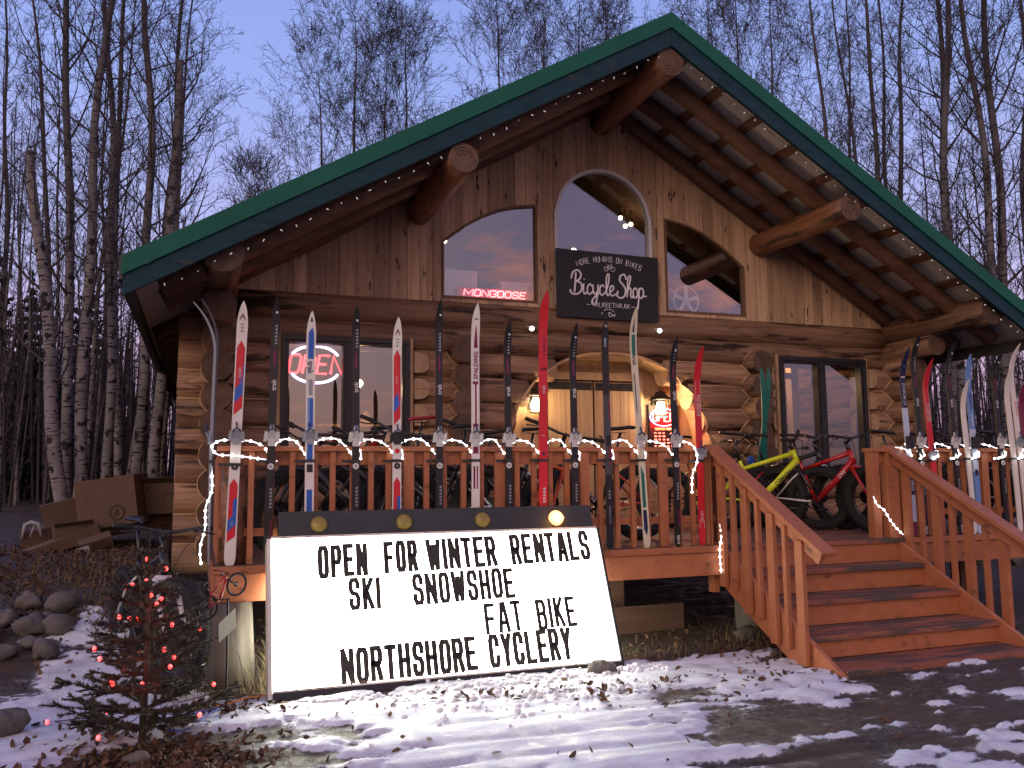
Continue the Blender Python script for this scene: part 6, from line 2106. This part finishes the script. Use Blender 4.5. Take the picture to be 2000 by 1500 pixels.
def spruce(name, label, loc, H, W_, seed, whorls, needle, needlemat, per=7, sc_n=1.0, nl=.017, group=None, up=.15, spiky=False):
    rng = random.Random(seed)
    t = thing(name, label, 'tree', loc, group)
    b = MB(); b.tube([(0, 0, -.05), (.01, 0, H * .5), (0, .005, H)], [H * .02, H * .012, .004], 8); b.build('trunk', STEM, t)
    br = MB(); nd_v = []; nd_f = []

    def needles(p, q, dens):
        d = q - p; L_ = d.length; d = d.normalized()
        a = d.cross(Vector((.2, .3, 1))).normalized(); c = d.cross(a)
        for i in range(int(L_ * dens)):
            s = p.lerp(q, rng.random()); th = rng.uniform(0, 6.3)
            o = (a * math.cos(th) + c * math.sin(th)) + d * rng.uniform(.5, 1.2)
            o = o.normalized() * nl * rng.uniform(.7, 1.25)
            w = d.cross(o).normalized() * nl * .085 * sc_n
            k = len(nd_v)
            nd_v.extend([tuple(s - w), tuple(s + w), tuple(s + o + w * .3), tuple(s + o - w * .3)]); nd_f.append((k, k + 1, k + 2, k + 3))
    for wi in range(whorls):
        f = (wi + .5) / whorls
        z = H * (.05 + .90 * f)
        L0_ = W_ * (1 - f) ** .8 + .03
        for j in range(per):
            az = j * 6.283 / per + wi * 1.1 + rng.uniform(-.35, .35)
            L_ = L0_ * rng.uniform(.6, 1.12)
            el = rng.uniform(-.10, .35) + up * f
            d = Vector((math.cos(az) * math.cos(el), math.sin(az) * math.cos(el), math.sin(el)))
            p = Vector((0, 0, z)); m_ = p + d * L_ * .5 - Vector((0, 0, L_ * .05)); e = p + d * L_ + Vector((0, 0, L_ * .06))
            br.tube([p, m_, e], [.006 * H + .001, .004 * H, .0015], 4, caps=False)
            needles(p.lerp(m_, .25), m_, needle); needles(m_, e, needle * 1.2)
            for s in range(max(2, int(L_ / .055 / max(1, H * .9)))):
                u = rng.uniform(.25, .95); q = p.lerp(m_, u * 2) if u < .5 else m_.lerp(e, u * 2 - 1)
                sg = rng.choice((-1, 1)); sd2 = d.cross(Vector((0, 0, 1))).normalized() * sg
                dd = (d * .75 + sd2 * .8 + Vector((0, 0, rng.uniform(-.15, .15)))).normalized()
                l2 = L_ * rng.uniform(.18, .42) * (1.15 - u * .5)
                br.tube([q, q + dd * l2], [.0028 * H + .0005, .0012], 3, caps=False); needles(q, q + dd * l2, needle * 1.15)
    needles(Vector((0, 0, H * .75)), Vector((0, 0, H * 1.02)), needle)
    br.build('branches', STEM, t)
    nb = MB(); nb.v = nd_v; nb.f = [list(f) for f in nd_f]; nb.m = [0] * len(nd_f); nb.s = [False] * len(nd_f)
    nb.build('needles', needlemat, t)
    return t


TX, TY = -.27, -1.36
spruce('spruce_tree', 'little spruce wrapped in red lights in the snow in front of the cabin', (TX, TY, gz(TX, TY)), 1.13, .48, 5, 11, 760, NEEDLEF, 8, 1.8, .021)
for i, (x, y, h, lb_) in enumerate(((-4.35, 13.0, 6.5, 'dark spruce at the left edge of the photo behind the birches'), (-3.5, 13.5, 5.0, 'shorter dark spruce beside the one at the left edge'), (-2.6, 15.0, 5.5, 'dark spruce deep in the wood left of the boxes'), (13.2, 7.5, 4.2, 'dark spruce behind the birches right of the cabin'))):
    spruce('spruce_tree', lb_, (x, y, .75 if x < 0 else 0), h, h * .22, 20 + i, 24, 60, NEEDLE, 8, 3.2, .10)
# red lights on the little spruce
rl_ = thing('red_light_string', 'string of small glowing red bulbs wound round the little spruce', 'string lights', (TX, TY, gz(TX, TY)))
b = MB(); wpts = []; rng = random.Random(14)
NB = 30
for i in range(NB * 4):
    f = i / (NB * 4 - 1); z = .10 + .92 * f; a = 1.0 + f * 33
    rr = (.40 * (1 - f) ** .8 + .03) * (.75 + .35 * math.sin(i * 1.7))
    wpts.append(Vector((rr * math.cos(a), rr * math.sin(a), z + .02 * math.sin(i))))
b.tube(wpts, .0028, 4); b.build('wire', M['black'], rl_)
b = MB(); b.ball((0, 0, 0), .0105, 8, 6, 0, (1, 1, 1.3)); proto = b.build('bulb', M['redbulb'], rl_)
for i in range(NB):
    o = proto if i == 0 else proto.copy()
    if i: COL.objects.link(o); o.parent = rl_
    p = wpts[i * 4]; o.location = Vector((p.x * 1.08, p.y * 1.08, p.z))
lamp('red_glow', (TX - .05, TY - .2, .45), (1, .06, .03), 1.2, .1, rl_)
lamp('red_glow', (TX + .05, TY - .15, .75), (1, .06, .03), .8, .1, rl_)

# ---------------------------------------------------------------- leaf litter, dry grass, snow crumbs
LEAF = pm('dead_leaves', (.050, .026, .014), (.15, .085, .048), .8, (1, 1, 1), 3, 3, 0, .5)


def leaves():
    rng = np.random.RandomState(2); pts = []
    def add(n, cx, cy, rx, ry):
        for _ in range(n):
            pts.append((cx + rng.randn() * rx, cy + rng.randn() * ry))
    add(900, -.20, -1.62, .26, .22); add(320, -.05, -2.0, .22, .25); add(2600, -1.1, 2.2, .7, .65); add(700, -.35, 1.3, .35, .5); add(45, 2.1, -1.15, .45, .07)
    add(90, 3.2, -1.4, .6, .25); add(120, .15, -.75, .25, .15); add(26, 1.6, -1.0, .9, .12); add(45, 1.6, -2.2, 1.5, .6); add(60, -.8, -.9, .5, .5); add(900, -1.6, 3.2, .8, 1.0); add(260, 4.5, -.3, .3, .5); add(160, 2.6, .0, 1.2, .3)
    P = np.array(pts); Z, _ = ground_fields(P[:, 0], P[:, 1])
    b = MB(); r = random.Random(7)
    for (x, y), z in zip(P, Z):
        s = r.uniform(.014, .036) * (.75 if y > .5 else 1); e = Euler((r.gauss(0, .6), r.gauss(0, .6), r.uniform(0, 6.3))).to_matrix()
        cu = r.uniform(-.3, .5) * s
        pv = [(-s, 0, 0), (-s * .3, -s * .55, cu), (s * .5, -s * .4, cu * .8), (s * 1.1, 0, 0), (s * .5, s * .4, cu * .6), (-s * .3, s * .55, cu)]
        c = Vector((x, y, z + .006 + r.random() * .012))
        b.add([c + e @ Vector(q) for q in pv], [(0, 1, 2, 3), (0, 3, 4, 5)])
    return tag(b.build('leaf_litter', LEAF), 'brown fallen leaves scattered round the spruce and over the bank', 'leaves', None, 'stuff')


leaves()
GRASS = pm('dry_grass', (.10, .075, .035), (.22, .17, .085), .8, (1, 1, 1), 5, 3, 0, .3)


def grass():
    r = random.Random(3); b = MB()
    for cx, cy, rx, ry, n, h in ((.62, -.25, .14, .12, 260, .34), (-.35, 1.6, .25, .25, 260, .22), (4.75, -.15, .25, .35, 260, .16), (3.4, -.35, .7, .15, 240, .10), (-.9, 1.9, .4, .3, 240, .16), (2.5, -1.17, .5, .07, 360, .035), (.3, -.35, .2, .08, 120, .15)):
        for _ in range(n):
            x = cx + r.gauss(0, rx); y = cy + r.gauss(0, ry); z = float(bank(np.array(x), np.array(y)))
            L_ = h * r.uniform(.5, 1.3); a = r.uniform(0, 6.3); ln = r.uniform(.2, .9)
            d = Vector((math.cos(a) * ln, math.sin(a) * ln, 1)).normalized(); w = Vector((-math.sin(a), math.cos(a), 0)) * .0022
            p = Vector((x, y, z)); m_ = p + d * L_ * .6; e = p + d * L_ + Vector((math.cos(a), math.sin(a), -.4)) * L_ * .2
            b.add([p - w, p + w, m_ + w * .8, m_ - w * .8, e], [(0, 1, 2, 3), (3, 2, 4)])
    return tag(b.build('dry_grass', GRASS), 'tufts of dry grass by the log post, the deck edge and the stairs', 'grass', None, 'stuff')


grass()
SNOWM = pm('snow_clump', (.70, .71, .74), (.82, .83, .86), .7, (1, 1, 1), 12, 4, .004)


def crumbs():
    r = random.Random(5); b = MB()
    for _ in range(520):
        if r.random() < .62: x = r.uniform(.7, 3.3); y = -.80 + r.gauss(0, .05) - .05 * r.random()
        else: x = r.gauss(1.9, .5); y = r.gauss(-1.2, .25)
        z = gz(x, y); s = r.uniform(.005, .02) * (1.3 if r.random() < .08 else 1)
        k = len(b.v); b.ball((x, y, z + s * .3), s, 7, 5, 0, (r.uniform(.8, 1.4), r.uniform(.8, 1.3), r.uniform(.6, 1)))
        for i in range(k, len(b.v)):
            v = b.v[i]; b.v[i] = (v[0] + r.gauss(0, s * .12), v[1] + r.gauss(0, s * .12), v[2] + r.gauss(0, s * .1))
    return tag(b.build('snow_crumbs', SNOWM), 'crumbled lumps of snow along the foot of the glowing sign', 'snow', None, 'stuff')


crumbs()

# ---------------------------------------------------------------- a few things inside the shop
def ibox(label, x0, x1, y0, y1, z0, z1, mt, name='storage_box', pr=None):
    t = thing(name, label, 'box', ((x0 + x1) / 2, (y0 + y1) / 2, z0))
    b = MB(); b.box(x0, x1, y0, y1, z0, z1); b.build('box_body', mt, t, True, .004)
    b = MB(); b.box(x0 - .004, x1 + .004, y0 - .004, y1 + .004, z1 - .03, z1 + .004); b.build('lid', mt, t, True)
    if pr:
        b = MB(); b.box(x0 + .16, x0 + .40, y0 - .004, y0 - .001, z0 + .18, z0 + .34); b.build('print', pr, t, True)


WB = pm('white_carton', (.52, .50, .52), None, .7)
ibox('white carton with a label in the lower left of the upper left window', 2.60, 3.06, 3.0, 3.3, 3.342, 3.92, WB, 'white_carton', M['inwall'])
ibox('smaller white carton at the right of the upper left window, above the neon word', 3.38, 3.74, 3.05, 3.35, 3.342, 3.83, WB, 'white_carton')
lamp('loft_light', (3.2, 3.4, 4.4), (1, .8, .75), 2.0, .1, None)
t = thing('shelf_unit', 'shelf of ski boots and gear inside the left ground-floor window', 'shelf', (1.5, 4.4, .84))
b = MB()
for z in (.9, 1.3, 1.7, 2.1): b.box(.9, 2.5, 4.2, 4.5, z, z + .03)
for x in (.9, 1.7, 2.47): b.box(x, x + .03, 4.2, 4.5, .84, 2.3)
b.build('boards', M['plank'], t, True)
rng = random.Random(9)
b = MB()
for z in (.93, 1.33, 1.73):
    x = .95
    while x < 2.4:
        w_ = rng.uniform(.10, .2); h_ = rng.uniform(.12, .32); b.box(x, x + w_, 4.22, 4.42, z, z + h_, rng.randint(0, 3)); x += w_ + .04
b.build('boxed_gear', [M['inwall'], M['redbike'], M['black'], WB], t, True)
t = thing('snowshoe_rack', 'pair of tan snowshoes standing inside the right pane of the left window', 'snowshoes', (1.85, 4.35, 1.7))
b = MB()
for x in (1.74, 1.97):
    p2 = [(x + .10 * math.sin(a) * (1 - .25 * math.cos(a)), 4.35, 1.95 + .36 * math.cos(a)) for a in np.linspace(0, 2 * math.pi, 22, endpoint=False)]
    b.tube(p2, .012, 6, close=True); b.add([(p[0], 4.355, p[2]) for p in p2], [list(range(22))])
b.build('snowshoe_frame', pm('tan_webbing', (.42, .26, .14), (.5, .33, .2), .7, (30, 30, 30), 3), t, True)
t = thing('timber_post', 'pale wooden post inside the right pane of the right window', 'post', (8.12, 3.9, .84))
b = MB(); b.box(8.18, 8.30, 3.75, 3.87, .84, 3.2); b.build('post', M['plank'], t, True)
b = MB(); b.box(7.6, 8.26, 3.76, 3.86, 2.86, 2.94); b.build('crossbeam', M['plank'], t, True)
t = thing('hanging_wheel', 'bicycle wheel hanging inside the top of the right window', 'wheel', (7.5, 3.5, 2.95))
b = MB(); b.torus((0, 0, 0), (.2, 1, 0), .26, .022, 30, 8); b.build('tyre', M['rubber'], t)
b = MB(); b.torus((0, 0, 0), (.2, 1, 0), .235, .01, 30, 6); b.build('rim', M['steel'], t)
t = thing('display_wheel', 'pale five-spoke wheel inside the lower right of the upper right window', 'wheel', (6.02, D + .3, 3.77))
b = MB(); b.torus((0, 0, 0), (0, 1, 0), .19, .012, 30, 6)
for i in range(5):
    a = i * 1.2566 + .3; b.bar((0, 0, 0), (.185 * math.cos(a), 0, .185 * math.sin(a)), .045, .012, (0, 1, 0))
b.tube([(0, -.03, 0), (0, .03, 0)], .035, 12)
b.tube([(-.02, 0, .0), (-.28, .0, .16)], .012, 6); b.tube([(-.28, 0, .16), (-.38, 0, .10), (-.36, 0, .36)], .012, 6)
b.build('wheel_body', pm('pale_blue_plastic', (.45, .50, .58), None, .5), t)
t = thing('clothes_rack', 'rack of dark jackets inside the left pane of the right window', 'clothes rack', (7.5, 4.2, .84))
b = MB(); b.tube([(7.15, 4.2, 2.15), (7.9, 4.2, 2.15)], .015, 8); b.tube([(7.15, 4.2, .84), (7.15, 4.2, 2.15)], .015, 8); b.tube([(7.9, 4.2, .84), (7.9, 4.2, 2.15)], .015, 8); b.build('rail', M['steel'], t, True)
jm = [pm('jacket_teal', (.02, .10, .12), None, .8), pm('jacket_dark', (.02, .02, .03), None, .8), pm('jacket_red', (.30, .03, .03), None, .8)]
for i in range(6):
    x = 7.22 + i * .12; b = MB()
    b.prism([(-.20, -.02), (-.05, .0), (.05, .0), (.20, -.02), (.26, -.6), (.17, -.62), (.15, -.25), (.16, -.75), (-.16, -.75), (-.15, -.25), (-.17, -.62), (-.26, -.6)], (x + .03, 4.2, 2.12), (.25, .97, 0), (0, 0, 1), .05)
    b.build('jacket', jm[i % 3], t, True)
lamp('window_warmth', (8.0, 3.95, 3.08), (1, .48, .16), 9, .1, None)
